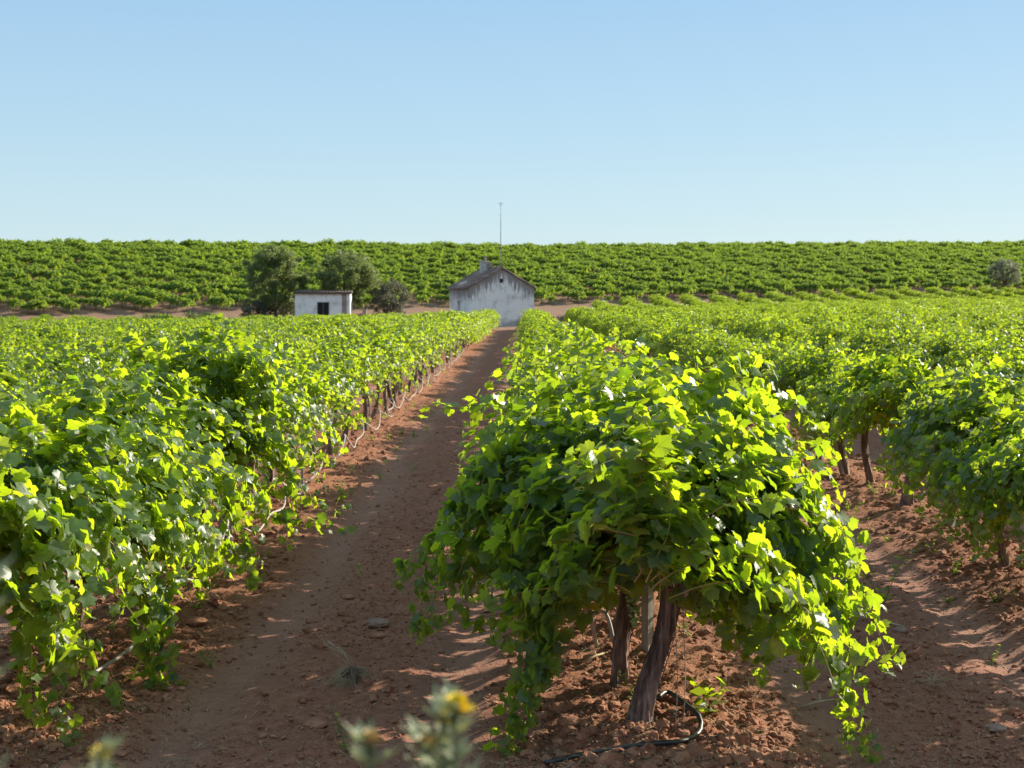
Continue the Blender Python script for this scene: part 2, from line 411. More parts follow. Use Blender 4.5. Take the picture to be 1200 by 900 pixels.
SUNV = np.array(sdir)
def grow_shoot(start, d0, n, rng, step=0.07, grav=0.045, wob=0.12, floor=0.30, ceil=1.5):
    P = [np.array(start, float)]; d = nrm(np.array(d0, float))
    for i in range(n):
        d = nrm(d + np.array([0, 0, -grav * (0.3 + 1.9 * i / n)]) + rng.normal(0, wob, 3) * np.array([1, 1, .6]))
        if P[-1][2] < floor + 0.15 and d[2] < -0.3: d = nrm(d * np.array([1, 1, 0.3]))
        if P[-1][2] > ceil: d = nrm(d - np.array([0, 0, .42]))
        if P[-1][2] < floor: break
        P.append(P[-1] + d * step)
    return np.array(P)

def leaves_on(P, rng, axis_pt, size, per=1, spread=0.09):
    """leaf bases, tips, normals, sizes along a shoot"""
    out = []
    n = len(P)
    for i in range(1, n):
        for k in range(per):
            t = i / n
            d = nrm(P[i] - P[i - 1])
            side = nrm(np.cross(d, rng.normal(0, 1, 3)))
            if rng.random() < 0.5: side = -side
            outw = P[i] - axis_pt; outw[1] *= 0.35; outw = nrm(outw + 1e-6)
            pet = nrm(side * 0.9 + outw * 0.5 + np.array([0, 0, 0.25]) + d * 0.2)
            base = P[i] + pet * spread * (0.5 + 0.7 * rng.random()) * (1 - 0.4 * t)
            N = nrm(outw * 0.75 + np.array([0, 0, 0.38]) + SUNV * 0.15 + rng.normal(0, 0.62, 3))
            T = nrm(pet * 0.7 + np.array([0, 0, -0.75]) + outw * 0.2 + rng.normal(0, 0.35, 3))
            s = size * (0.58 + 0.72 * rng.random()) * (1.0 - 0.5 * max(0, t - 0.55) / 0.45)
            out.append((base, T, N, s))
    return out

def vine_canes(rng, width=1.0, height=1.0, n_sh=34, half=0.62, extra=(), low=0.75, floor=0.34):
    """list of shoots (polyline arrays) of one vine; row runs along Y, origin at the trunk base"""
    shoots = []
    for i in range(n_sh):
        y = rng.uniform(-half, half)
        start = np.array([rng.normal(0, 0.06), y, rng.uniform(0.78, 0.95)])
        tilt = rng.normal(0, 0.55) * width
        d0 = np.array([math.sin(tilt), rng.normal(0, 0.28), math.cos(tilt)])
        n = int(rng.uniform(9, 19) * (0.75 + 0.25 * height))
        g = 0.085 if abs(tilt) < 0.4 else 0.12
        shoots.append(grow_shoot(start, d0, n, rng, step=0.068 * height, grav=g, ceil=1.42 * height, floor=min(.45, floor + .05)))
    for i in range(int(n_sh * low)):      # low outer shoots hanging to both sides
        y = rng.uniform(-half, half); sgn = rng.choice([-1, 1])
        start = np.array([sgn * 0.1, y, rng.uniform(0.75, 1.15)])
        d0 = np.array([sgn * rng.uniform(0.7, 1.2) * width, rng.normal(0, .3), rng.uniform(0.1, 0.9)])
        shoots.append(grow_shoot(start, d0, int(rng.uniform(8, 17)), rng, step=0.066, grav=0.17, floor=floor))
    for i in range(3):      # a few whips above the trellis
        st = np.array([rng.normal(0, .2), rng.uniform(-half, half), 1.2 * height]); shoots.append(grow_shoot(st, (rng.normal(0, .3), rng.normal(0, .3), 1), 9, rng, step=.062, grav=.07, ceil=1.72 * height))
    for e in extra: shoots.append(e)
    return [q for q in shoots if len(q) > 2]

def foliage_mesh(shoots, rng, kind, size=0.074, keep=1.0, per=1, canes=True, infill=0, mats=None, mbs=None):
    lv = MB(); cn = MB()
    L = []
    for P in shoots:
        ax = np.array([0, P[:, 1].mean(), 0.85])
        L += leaves_on(P, rng, ax, size, per)
        if canes:
            tube(cn, P, np.linspace(0.0045, 0.0018, len(P)), 4 if kind == 'hi' else 3, 0, cap=False)
    if kind == 'hi':      # petioles
        for (b, T, N, s) in L[::1]:
            pass
    if keep < 1: L = [l for l in L if rng.random() < keep]
    P = np.array([l[0] for l in L]); T = np.array([l[1] for l in L]); N = np.array([l[2] for l in L]); S = np.array([l[3] for l in L])
    add_leaves(lv, P, T, N, S, kind, rng)
    return lv, cn

def trunk_mb(rng, h=0.85, r=0.055, lean=(0.04, 0.03), sides=12, rings=16, arms=True, mb=None, detail=True):
    mb = mb or MB()
    t = np.linspace(0, 1, rings)
    ph = rng.random() * 6
    P = np.stack([lean[0] * t + 0.03 * np.sin(t * 5 + ph), lean[1] * t + 0.02 * np.cos(t * 4 + ph), -0.08 + (h + 0.08) * t], 1)
    rad = r * (1.0 - 0.28 * t + 0.30 * np.exp(-((t) / 0.12) ** 2) + 0.28 * np.exp(-((t - 1) / 0.12) ** 2))
    k1, k2 = rng.integers(3, 5), rng.integers(6, 9)
    def rf(a, tt):
        tw = 1.6 * tt
        return 1 + 0.21 * np.sin(k1 * (a + tw) + ph) + (0.10 * np.sin(k2 * (a + tw * 1.4) + 2 * ph) if detail else 0) + (0.42 * vnoise(np.cos(a + tw) * 3.2 + ph, np.sin(a + tw) * 3.2 + tt * 1.3, 5) + .22 * vnoise(np.cos(a + tw) * 8 + ph, np.sin(a + tw) * 8 + tt * 3, 6) if sides > 20 else 0)
    tube(mb, P, rad, sides, 0, rfun=rf)
    top = P[-1]
    if sides > 20:          # peeling strips of bark
        for q in range(26):
            a0 = rng.random() * 6.28; t0 = rng.uniform(0, .75); L = rng.uniform(.12, .35); tt = np.linspace(t0, min(1, t0 + L), 7)
            C = np.stack([np.interp(tt, t, P[:, i]) for i in range(3)], 1); rr_ = np.interp(tt, t, rad) * (1.12 + .25 * np.abs(np.linspace(-1, 1, 7)) ** 3 * rng.random())
            aa = a0 - 1.6 * tt
            D = np.stack([np.cos(aa), np.sin(aa), 0 * aa], 1); S_ = np.stack([-np.sin(aa), np.cos(aa), 0 * aa], 1) * rng.uniform(.003, .007)
            Q = C + D * rr_[:, None]; mb.add(np.concatenate([Q - S_, Q + S_, Q + D * .003]), [[i, i + 1, 8 + i, 7 + i] for i in range(6)] + [[i, 14 + i, 15 + i, i + 1] for i in range(6)])
    if arms:
        for s in (-1, 1):
            q = np.linspace(0, 1, 7)
            A = np.stack([top[0] + 0.03 * np.sin(q * 5 + ph), top[1] + s * 0.6 * q, top[2] - 0.03 + 0.06 * np.sin(q * 2.5) + 0.02 * np.sin(q * 9)], 1)
            tube(mb, A, np.linspace(r * 0.62, r * 0.28, 7), max(5, sides // 2), 0)
    return mb

def grape_mb(rng, L=0.17, w=0.045, n=55):
    import itertools
    mb = MB()
    t = (1 + 5 ** 0.5) / 2
    iv = np.array([(-1, t, 0), (1, t, 0), (-1, -t, 0), (1, -t, 0), (0, -1, t), (0, 1, t), (0, -1, -t), (0, 1, -t), (t, 0, -1), (t, 0, 1), (-t, 0, -1), (-t, 0, 1)], float)
    iv /= np.linalg.norm(iv[0])
    fc = [(0, 11, 5), (0, 5, 1), (0, 1, 7), (0, 7, 10), (0, 10, 11), (1, 5, 9), (5, 11, 4), (11, 10, 2), (10, 7, 6), (7, 1, 8), (3, 9, 4), (3, 4, 2), (3, 2, 6), (3, 6, 8), (3, 8, 9), (4, 9, 5), (2, 4, 11), (6, 2, 10), (8, 6, 7), (9, 8, 1)]
    V = [tuple(v) for v in iv]; cache = {}; F = []
    def midp(a, b):
        k = (min(a, b), max(a, b))
        if k not in cache:
            m = (np.array(V[a]) + np.array(V[b])); V.append(tuple(m / np.linalg.norm(m))); cache[k] = len(V) - 1
        return cache[k]
    for a, b, c in fc:
        ab, bc, ca = midp(a, b), midp(b, c), midp(c, a); F += [[a, ab, ca], [b, bc, ab], [c, ca, bc], [ab, bc, ca]]
    V = np.array(V); F = np.array(F)
    for i in range(n):
        q = rng.random() ** 0.8; rr = w * (1 - q) ** 0.6 * (0.6 + 0.4 * rng.random()); a = rng.random() * 6.28
        mb.add(V * rng.uniform(0.0075, 0.0095) + np.array([rr * math.cos(a), rr * math.sin(a), -q * L]), F)
    tube(mb, [(0, 0, 0.06), (0.004, 0, 0.02), (0, 0, -L * 0.8)], 0.0022, 4)
    return mb

def polyshoot(pts, step=0.06):
    """smooth shoot through given points"""
    P = np.array(pts, float); out = []
    n = len(P)
    for i in range(n - 1):
        p0, p1, p2, p3 = P[max(i - 1, 0)], P[i], P[i + 1], P[min(i + 2, n - 1)]
        k = max(2, int(np.linalg.norm(p2 - p1) / step))
        for j in range(k):
            t = j / k
            out.append(0.5 * ((2 * p1) + (-p0 + p2) * t + (2 * p0 - 5 * p1 + 4 * p2 - p3) * t * t + (-p0 + 3 * p1 - 3 * p2 + p3) * t ** 3))
    out.append(P[-1]); return np.array(out)

# ------------------------------------------------------------------ vine stock shared by the copies
RNG = np.random.default_rng(11)
def make_variant(kind, seed, canes=True, leaf_size=0.067, per=3, n_sh=34, width=1.0, height=1.0, low=.75, floor=.34):
    rng = np.random.default_rng(seed)
    sh = vine_canes(rng, width=width, height=height, n_sh=n_sh, low=low, floor=floor)
    lv, cn = foliage_mesh(sh, rng, kind, leaf_size, per=per, canes=canes)
    return lv, cn
HI = []; MID = []; TR_HI = []; TR_MID = []
for i in range(5):
    lv, cn = make_variant('hi', 100 + i, n_sh=[40, 37, 44, 39, 42][i], width=[1.0, 1.15, 0.9, 1.05, 1.1][i], height=[1.0, 1.06, 1.0, .95, 1.1][i])
    HI.append((lv.mesh('foliage', [M_LEAF]), cn.mesh('canes', [M_CANE])))
    TR_HI.append(trunk_mb(np.random.default_rng(200 + i), 0.82, [.052, .045, .06, .048, .055][i], (RNG.normal(0, .08), RNG.normal(0, .07)), 20, 20).mesh('trunk', [M_BARK]))
for i in range(6):
    lv, cn = make_variant('mid', 300 + i, leaf_size=.054, n_sh=[44, 42, 48, 45, 41, 46][i], width=RNG.uniform(.75, 1.0), height=RNG.uniform(.86, 1.06))
    MID.append((lv.mesh('foliage', [M_LEAF]), cn.mesh('canes', [M_CANE])))
    TR_MID.append(trunk_mb(np.random.default_rng(400 + i), 0.82, .05, (RNG.normal(0, .08), RNG.normal(0, .07)), 9, 9, detail=False).mesh('trunk', [M_BARK]))

OPEN = []
for i in range(3):
    lv, cn = make_variant('hi', 150 + i, n_sh=46, width=[1.05, 1.2, 1.1][i], height=[1.1, 1.05, 1.14][i], low=.25, floor=.72)
    OPEN.append((lv.mesh('foliage', [M_LEAF]), cn.mesh('canes', [M_CANE])))
MID_OPEN = []; HI_OPEN = []
for i in range(4):
    lv, cn = make_variant('mid', 170 + i, leaf_size=.055, n_sh=50, width=RNG.uniform(.6, .75), height=RNG.uniform(1.0, 1.1), low=.0, floor=.74)
    MID_OPEN.append((lv.mesh('foliage', [M_LEAF]), cn.mesh('canes', [M_CANE])))
    lv, cn = make_variant('hi', 180 + i, n_sh=44, width=RNG.uniform(.62, .78), height=RNG.uniform(1.0, 1.1), low=.05, floor=.73)
    HI_OPEN.append((lv.mesh('foliage', [M_LEAF]), cn.mesh('canes', [M_CANE])))
VG = 'grapevines of the near field'
def vine_thing(x, y, rz, label, fol, can, trk, scale=1.0):
    z = gz(x, y)
    o = empty('grapevine', (x, y, z), rz); o.scale = (scale, scale, scale)
    tag(o, label, 'grapevine', VG)
    for nm, me in (('trunk', trk), ('canes', can), ('foliage', fol)):
        new_obj(nm, me, o)
    return o

# ------------------------------------------------------------------ lay out the near field
# explicit trunks of the three rows in front
rng = np.random.default_rng(5)
field = []                      # (k, x, y)
first_rows = {0: [7.5, 8.35, 9.6, 10.9], -1: [7.45, 8.9, 10.2, 11.9, 13.4, 14.6, 15.3], 1: [6.9, 8.3, 9.7, 10.9, 12.1, 13.5, 15.4, 17.3]}
for k in range(-15, 24):
    x0 = ROW0 + k * PITCH
    ys = list(first_rows.get(k, []))
    y = ys[-1] if ys else 6.5 + rng.uniform(-.5, .8)
    end = float(fieldend(x0)) + rng.uniform(-1.5, 1.0)
    if k == -1: end = 110
    if k == 0: end = 109
    if k == -2: end = 111
    if k == 1: end = 121
    while y < end:
        y += 1.32 + rng.normal(0, .09)
        ys.append(y)
    for y in ys:
        vis = 0.36 * y
        if x0 < -vis - 2.0 or x0 > vis + 6.0: continue
        field.append((k, x0 + rng.normal(0, .07), y))
def in_view(x, y): return -0.369 * y - 0.5 < x < 0.352 * y + 0.6 and y > 7.2
seen = [f for f in field if in_view(f[1], f[2])]
seen.sort(key=lambda f: math.hypot(f[1], f[2]))
indiv = seen[:300]
iset = set((f[0], f[2]) for f in indiv)
rest = [f for f in field if (f[0], f[2]) not in iset]

ORD = ['', 'first', 'second', 'third', 'fourth', 'fifth', 'sixth', 'seventh', 'eighth', 'ninth', 'tenth', 'eleventh', 'twelfth', 'thirteenth', 'fourteenth', 'fifteenth',
       'sixteenth', 'seventeenth', 'eighteenth', 'nineteenth']
TENS = {2: 'twent', 3: 'thirt', 4: 'fort', 5: 'fift', 6: 'sixt'}
def ordinal(n):
    if n < 20: return ORD[n]
    t, u = divmod(n, 10)
    return TENS[t] + ('ieth' if u == 0 else 'y-' + ORD[u])
def row_phrase(k):
    if k == 0: return 'in the row between the two dirt lanes'
    if k == -1: return 'in the first row left of the dirt lane'
    if k < -1: return 'in the %s row left of the dirt lane' % ordinal(-k)
    if k == 1: return 'in the first row beyond the shaded right lane'
    return 'in the %s row beyond the shaded right lane' % ordinal(k)

count = {}
for f in sorted(indiv, key=lambda f: f[2]):
    k, x, y = f
    count[k] = count.get(k, 0) + 1
    n = count[k]
    d = math.hypot(x, y)
    lab = '%s vine from the front %s' % (ordinal(n), row_phrase(k)) if n > 1 else 'foremost vine %s' % row_phrase(k)
    r = np.random.default_rng(int(y * 1000) + k * 77)
    rz = r.choice([0, math.pi]) + r.normal(0, .06)
    if (k == 0 and n <= 2) or (k == -1 and n <= 4): continue         # built by hand below
    if d < 19:
        i = int(r.integers(0, 5)); fol, can = HI[i]; trk = TR_HI[int(r.integers(0, 5))]
    else:
        i = int(r.integers(0, 6)); fol, can = MID[i]; trk = TR_MID[int(r.integers(0, 6))]
    if k == -1: fol, can = (HI_OPEN if d < 19 else MID_OPEN)[int(r.integers(0, 4))]
    if k == 0 and y < 22: fol, can = OPEN[int(r.integers(0, 3))]
    sc = r.uniform(0.86, 1.06)
    if k == 0 and y < 13: sc *= 1.08
    vine_thing(x, y, rz, lab, fol, can, trk, sc)

# ---- the vines of the front, one by one
def hand_vine(x, y, label, seed, extra, trunk_kw, n_sh, width, height, half=0.62, grapes=(), size=0.073, per=3, low=.75, floor=.34):
    rr = np.random.default_rng(seed)
    z = gz(x, y)
    o = empty('grapevine', (x, y, z)); tag(o, label, 'grapevine', VG)
    ex = [polyshoot([(a - x, b - y, c - z) for a, b, c in e]) for e in extra]
    sh = vine_canes(rr, width=width, height=height, n_sh=n_sh, half=half, low=low, floor=floor)
    lv, cn = foliage_mesh(sh, rr, 'hi', size, per=per)
    L = []
    for P in ex:
        ax = np.array([0, P[:, 1].mean(), P[:, 2].mean()])
        L += leaves_on(P, rr, ax, size * 0.98, per=4, spread=0.10)
        tube(cn, P, np.linspace(0.005, 0.0018, len(P)), 4, 0, cap=False)
    if L:
        add_leaves(lv, np.array([l[0] for l in L]), np.array([l[1] for l in L]), np.array([l[2] for l in L]), np.array([l[3] for l in L]), 'hi', rr)
    trunk_mb(rr, **trunk_kw).build('trunk', [M_BARK], o)
    cn.build('canes', [M_CANE], o); lv.build('foliage', [M_LEAF], o)
    for gx, gy, gzz in grapes:
        grape_mb(rr).build('grape_bunch', [M_GRAPE], o, loc=(gx - x, gy - y, gzz - z))
    return o
def scr(px, py, d):      # a place seen in the photograph at a given distance along the rows
    return ((px - 615) / 1667 * d, d, CAM_Z - (py - 350) / 1667 * d)
GZ0 = gz(0.63, 7.5)
front_extra = [
    [(.55, 7.6, .95), scr(640, 560, 7.6), scr(625, 650, 7.5), scr(640, 760, 7.35), scr(618, 830, 7.25), scr(596, 885, 7.2)],
    [(.5, 7.7, .95), scr(650, 600, 7.5), scr(632, 700, 7.4), scr(625, 800, 7.3), scr(605, 860, 7.25)],
    [(.5, 8.0, 1.2), scr(620, 530, 8.0), scr(560, 570, 8.0), scr(520, 630, 8.1), scr(468, 678, 8.2)],
    [(.5, 8.0, 1.1), scr(610, 560, 7.9), scr(560, 620, 7.9), scr(530, 690, 7.9), scr(488, 748, 7.95)],
    [(.5, 7.9, 1.2), scr(600, 530, 7.9), scr(560, 590, 7.8), scr(585, 660, 7.7)],
    [(.8, 7.6, 1.3), scr(860, 480, 7.7), scr(930, 560, 7.6), scr(970, 640, 7.5), scr(1015, 700, 7.45), scr(1045, 775, 7.4)],
    [(.9, 7.6, 1.2), scr(900, 560, 7.5), scr(950, 660, 7.4), scr(965, 740, 7.35), scr(985, 810, 7.3), scr(1030, 892, 7.2)],
    [(.9, 7.6, 1.2), scr(880, 560, 7.5), scr(930, 650, 7.4), scr(975, 720, 7.35), scr(1000, 800, 7.3), scr(1000, 880, 7.2)],
    [(.9, 7.6, 1.3), scr(880, 520, 7.6), scr(940, 600, 7.5), scr(990, 650, 7.4), scr(990, 730, 7.3)],
    [(.9, 7.7, 1.2), scr(850, 600, 7.4), scr(880, 680, 7.35), scr(900, 740, 7.3), scr(888, 800, 7.25)],
    [(.9, 7.7, 1.2), scr(830, 600, 7.45), scr(850, 700, 7.4), scr(870, 770, 7.35)],
    [(.9, 7.7, 1.3), scr(870, 560, 7.5), scr(920, 640, 7.4), scr(930, 740, 7.3), scr(945, 800, 7.3)],
    [(.9, 7.8, 1.3), scr(870, 480, 7.9), scr(930, 540, 7.8), scr(975, 610, 7.7), scr(995, 660, 7.6)],
    [(.7, 7.8, 1.3), scr(800, 470, 8.0), scr(860, 440, 8.2), scr(890, 460, 8.3)],
    [(.7, 7.8, 1.3), scr(720, 470, 8.2), scr(690, 440, 8.6), scr(650, 450, 8.8)],
    [(.7, 9.0, 1.3), scr(860, 480, 9.0), scr(920, 470, 8.9), scr(960, 500, 8.8)],
    [(.6, 7.5, 1.1), scr(700, 560, 7.3), scr(690, 640, 7.2), scr(700, 700, 7.2)],
    [(.65, 7.5, 1.1), scr(740, 580, 7.25), scr(770, 660, 7.15), scr(800, 690, 7.2)],
    [(.5, 7.6, 1.1), scr(650, 560, 7.4), scr(600, 640, 7.4), scr(610, 720, 7.4), scr(590, 760, 7.35)],
    [(.5, 7.6, 1.0), scr(655, 600, 7.5), scr(640, 680, 7.4), scr(650, 740, 7.3), scr(630, 800, 7.25), scr(610, 850, 7.2)],
    [(.5, 7.6, 1.0), scr(640, 620, 7.45), scr(655, 700, 7.35), scr(640, 770, 7.3), scr(600, 840, 7.25), scr(585, 880, 7.2)],
    [(.5, 7.6, 1.0), scr(620, 600, 7.6), scr(600, 660, 7.55), scr(625, 720, 7.45), scr(640, 780, 7.35)],
    [(.5, 7.8, 1.2), scr(610, 540, 7.9), scr(550, 600, 7.95), scr(525, 650, 8.0), scr(495, 700, 8.0), scr(492, 740, 8.0)],
    [(.5, 8.0, 1.2), scr(600, 520, 8.1), scr(545, 590, 8.1), scr(515, 645, 8.15), scr(480, 672, 8.2)],
    [(.6, 7.6, 1.2), scr(760, 500, 7.4), scr(800, 560, 7.2), scr(830, 640, 7.15)],
    [(.8, 7.6, 1.2), scr(820, 520, 7.5), scr(870, 580, 7.3), scr(900, 660, 7.2), scr(860, 720, 7.2)],
]
hand_vine(0.63, 7.5, 'largest front vine with shaggy leaning trunk and shoots trailing to the ground', 21, front_extra,
          dict(h=0.80, r=0.058, lean=(0.15, 0.05), sides=64, rings=44), 52, 1.45, 1.12, half=0.75, low=.5, floor=.72,
          grapes=[scr(770, 655, 7.2), scr(745, 700, 7.35), scr(700, 690, 8.6), scr(822, 690, 7.4)])
hand_vine(0.60, 8.35, 'second vine of the middle row with a straight trunk just behind the leaning front trunk', 22,
          [[(.6, 8.4, 1.2), scr(840, 450, 8.6), scr(880, 425, 8.7), scr(905, 440, 8.7)], [(.6, 8.4, 1.2), scr(700, 470, 8.7), scr(640, 460, 8.9), scr(600, 500, 9.0)],
           [(.6, 8.6, 1.2), scr(620, 500, 9), scr(560, 480, 9.4), scr(550, 520, 9.4)]],
          dict(h=0.85, r=0.050, lean=(0.0, 0.03), sides=48, rings=34), 50, 1.4, 1.22, low=.3, floor=.72)
hand_vine(-2.9, 7.45, 'cut-off vine in the bottom left corner with leafy shoots lying near the ground', 31,
          [[(-2.8, 7.5, 1.0), scr(20, 640, 7.6), scr(60, 730, 7.5), scr(50, 800, 7.4), scr(70, 880, 7.3)],
           [(-2.8, 7.5, 1.0), scr(40, 680, 7.7), scr(90, 790, 7.8), scr(125, 835, 7.9)],
           [(-2.8, 7.5, 1.0), scr(10, 640, 7.5), scr(20, 760, 7.4), scr(30, 850, 7.3)]],
          dict(h=0.8, r=0.05, lean=(-0.03, 0.03), sides=20, rings=20), 42, 1.05, 1.05, low=.6, floor=.40)
hand_vine(-2.88, 8.9, 'left row vine with a bare reddish trunk and one shoot curtain hanging to the ground', 32,
          [[(-2.8, 9.0, 1.1), scr(130, 620, 8.7), scr(165, 690, 8.6), scr(160, 760, 8.5), scr(185, 830, 8.4)],
           [(-2.8, 9.0, 1.1), scr(110, 600, 8.8), scr(150, 660, 8.7), scr(172, 730, 8.6), scr(180, 800, 8.5)],
           [(-2.8, 9.0, 1.1), scr(150, 600, 8.8), scr(190, 660, 8.8), scr(180, 740, 8.6), scr(200, 815, 8.5)],
           [(-2.8, 8.8, 1.0), scr(30, 700, 8.5), scr(20, 780, 8.3)]],
          dict(h=0.82, r=0.058, lean=(0.03, 0.02), sides=28, rings=30), 44, 1.15, 1.1, low=.45, floor=.58, grapes=[scr(80, 700, 8.7), scr(60, 690, 8.75)])
hand_vine(-2.9, 10.2, 'broad left row vine whose foliage hides its trunk behind the hanging shoot curtain', 33,
          [[(-2.8, 10.2, 1.1), scr(230, 560, 10), scr(270, 620, 10), scr(290, 690, 10)], [(-2.8, 10.2, 1.1), scr(200, 580, 10), scr(230, 650, 10), scr(225, 700, 10)]],
          dict(h=0.82, r=0.052, lean=(0.05, 0.02), sides=20, rings=20), 44, 1.2, 1.12, low=.35, floor=.6)
hand_vine(-2.75, 11.9, 'tallest vine of the left row, rising above its neighbours with a dark rounded top', 34,
          [[(-2.7, 11.7 + .12 * (q % 4), 1.2), scr(q_, 470, 11.6 + .12 * (q % 4)), scr(q_ + 4, 424 + 3 * (q % 3), 11.5 + .12 * (q % 4)), scr(q_ + 22 * (1 if q_ > 250 else -1), 412 + 5 * (q % 4), 11.4 + .15 * (q % 4)), scr(q_ + 40 * (1 if q_ > 250 else -1), 445, 11.3 + .15 * (q % 4))] for q, q_ in enumerate((190, 205, 220, 235, 250, 262, 275, 290, 305, 240, 270, 225))] + [ [(-2.7, 11.9, 1.1), scr(320, 540, 11.8), scr(340, 600, 11.8), scr(335, 640, 11.8)]],
          dict(h=0.85, r=0.05, lean=(0.0, 0.04), sides=20, rings=20), 48, 1.2, 1.28, low=.3, floor=.62)

# ------------------------------------------------------------------ vines past the first three hundred: instanced stock
PROTO = bpy.data.collections.new('vine stock')         # not linked to the scene
def proto(name, kind, seed, mat, size, per, n_sh, width=1.0, height=1.0, step_keep=1.0, trunk=True):
    rr = np.random.default_rng(seed)
    sh = vine_canes(rr, width=width, height=height, n_sh=n_sh)
    lv, _ = foliage_mesh(sh, rr, kind, size, per=per, canes=False, keep=step_keep)
    if trunk:
        t = np.linspace(0, 1, 4); P = np.stack([.04 * t, .03 * t, -0.05 + .9 * t], 1)
        tube(lv, P, .05, 6, 1)
    o = bpy.data.objects.new(name, lv.mesh(name, [mat, M_BARK])); PROTO.objects.link(o)
for i in range(5):
    proto('stock_a%d' % i, 'mid', 500 + i, M_LEAF, 0.056, 3, 41 + i, RNG.uniform(.7, .95), RNG.uniform(.84, 1.04))
PROTO_H = bpy.data.collections.new('hill stock')
PROTO, PROTO_F = PROTO_H, PROTO
for i in range(6):
    proto('stock_h%d' % i, 'low', 600 + i, M_LEAF_HILL, 0.072, 3, 30 + 2 * i, RNG.uniform(.8, 1.05), RNG.uniform(.88, 1.05))

def instancer(name, pts, rot, scl, idx, coll, label, cat):
    me = bpy.data.meshes.new(name); me.vertices.add(len(pts)); me.vertices.foreach_set('co', np.asarray(pts, float).ravel())
    a = me.attributes.new('rot', 'FLOAT_VECTOR', 'POINT'); a.data.foreach_set('vector', np.asarray(rot, float).ravel())
    a = me.attributes.new('scl', 'FLOAT_VECTOR', 'POINT'); a.data.foreach_set('vector', np.asarray(scl, float).ravel())
    a = me.attributes.new('idx', 'INT', 'POINT'); a.data.foreach_set('value', np.asarray(idx, dtype=np.int32))
    o = new_obj(name, me); tag(o, label, cat, kind='stuff')
    ng = bpy.data.node_groups.new(name + ' scatter', 'GeometryNodeTree')
    ng.interface.new_socket('Geometry', in_out='INPUT', socket_type='NodeSocketGeometry')
    ng.interface.new_socket('Geometry', in_out='OUTPUT', socket_type='NodeSocketGeometry')
    n = ng.nodes; gi = n.new('NodeGroupInput'); go = n.new('NodeGroupOutput')
    ci = n.new('GeometryNodeCollectionInfo'); ci.inputs['Collection'].default_value = coll
    ci.inputs['Separate Children'].default_value = True; ci.inputs['Reset Children'].default_value = True
    ip = n.new('GeometryNodeInstanceOnPoints'); ip.inputs['Pick Instance'].default_value = True
    def attr(nm, dt):
        q = n.new('GeometryNodeInputNamedAttribute'); q.data_type = dt; q.inputs['Name'].default_value = nm; return q.outputs[0]
    ng.links.new(gi.outputs[0], ip.inputs['Points']); ng.links.new(ci.outputs[0], ip.inputs['Instance'])
    ng.links.new(attr('idx', 'INT'), ip.inputs['Instance Index'])
    e2r = n.new('FunctionNodeEulerToRotation'); ng.links.new(attr('rot', 'FLOAT_VECTOR'), e2r.inputs[0]); ng.links.new(e2r.outputs[0], ip.inputs['Rotation'])
    ng.links.new(attr('scl', 'FLOAT_VECTOR'), ip.inputs['Scale'])
    ng.links.new(ip.outputs[0], go.inputs[0])
    md = o.modifiers.new('scatter', 'NODES'); md.node_group = ng
    return o

rg = np.random.default_rng(9)
px = np.array([f[1] for f in rest]); py = np.array([f[2] for f in rest]); n = len(rest)
pz = terrain(px, py)
rot = np.zeros((n, 3)); rot[:, 2] = rg.choice([0, math.pi], n) + rg.normal(0, .07, n)
s = rg.uniform(.84, 1.06, n); scl = np.stack([s * rg.uniform(.92, 1.12, n), s, s * rg.uniform(.94, 1.05, n)], 1)
instancer('vineyard_rows', np.stack([px, py, pz], 1), rot, scl, rg.integers(0, 5, n), PROTO_F,
          'bright green vine rows merging into one leafy mass towards the white house', 'vineyard')

# hillside: rows climb away to the left
ang = R(180 - 21); ax = np.array([math.cos(ang), math.sin(ang)]); nv = np.array([-ax[1], ax[0]])
if nv[1] < 0: nv = -nv
pts = []
u = np.arange(-260, 260, 1.25); w = np.arange(-60, 330, 2.7)
U, W = np.meshgrid(u, w)
U = U + rg.normal(0, .12, U.shape) + rg.uniform(-.6, .6, (len(w), 1)); W = W + rg.normal(0, .10, W.shape)
HX = U * ax[0] + W * nv[0]; HY = 150 + U * ax[1] + W * nv[1]
ok = (HY > dB(HX) + 1.0) & (HY < dB(HX) + 66) & (np.abs(HX) < 0.37 * HY + 10) & (rg.random(HX.shape) > 0.015)
hx, hy = HX[ok], HY[ok]; n = len(hx); hz = terrain(hx, hy)
rot = np.zeros((n, 3)); rot[:, 2] = ang - math.pi / 2 + rg.choice([0, math.pi], n) + rg.normal(0, .08, n)
s = rg.uniform(.72, 1.12, n); s = np.where(rg.random(n) < .04, s * .6, s); scl = np.stack([s * rg.uniform(.85, 1.15, n), s * 1.0, s * rg.uniform(.84, 1.06, n)], 1)
instancer('hillside_vineyard', np.stack([hx, hy, hz], 1), rot, scl, rg.integers(0, 6, n), PROTO_H,
          'far hillside planted with slanting rows of green vines up to the skyline', 'vineyard')

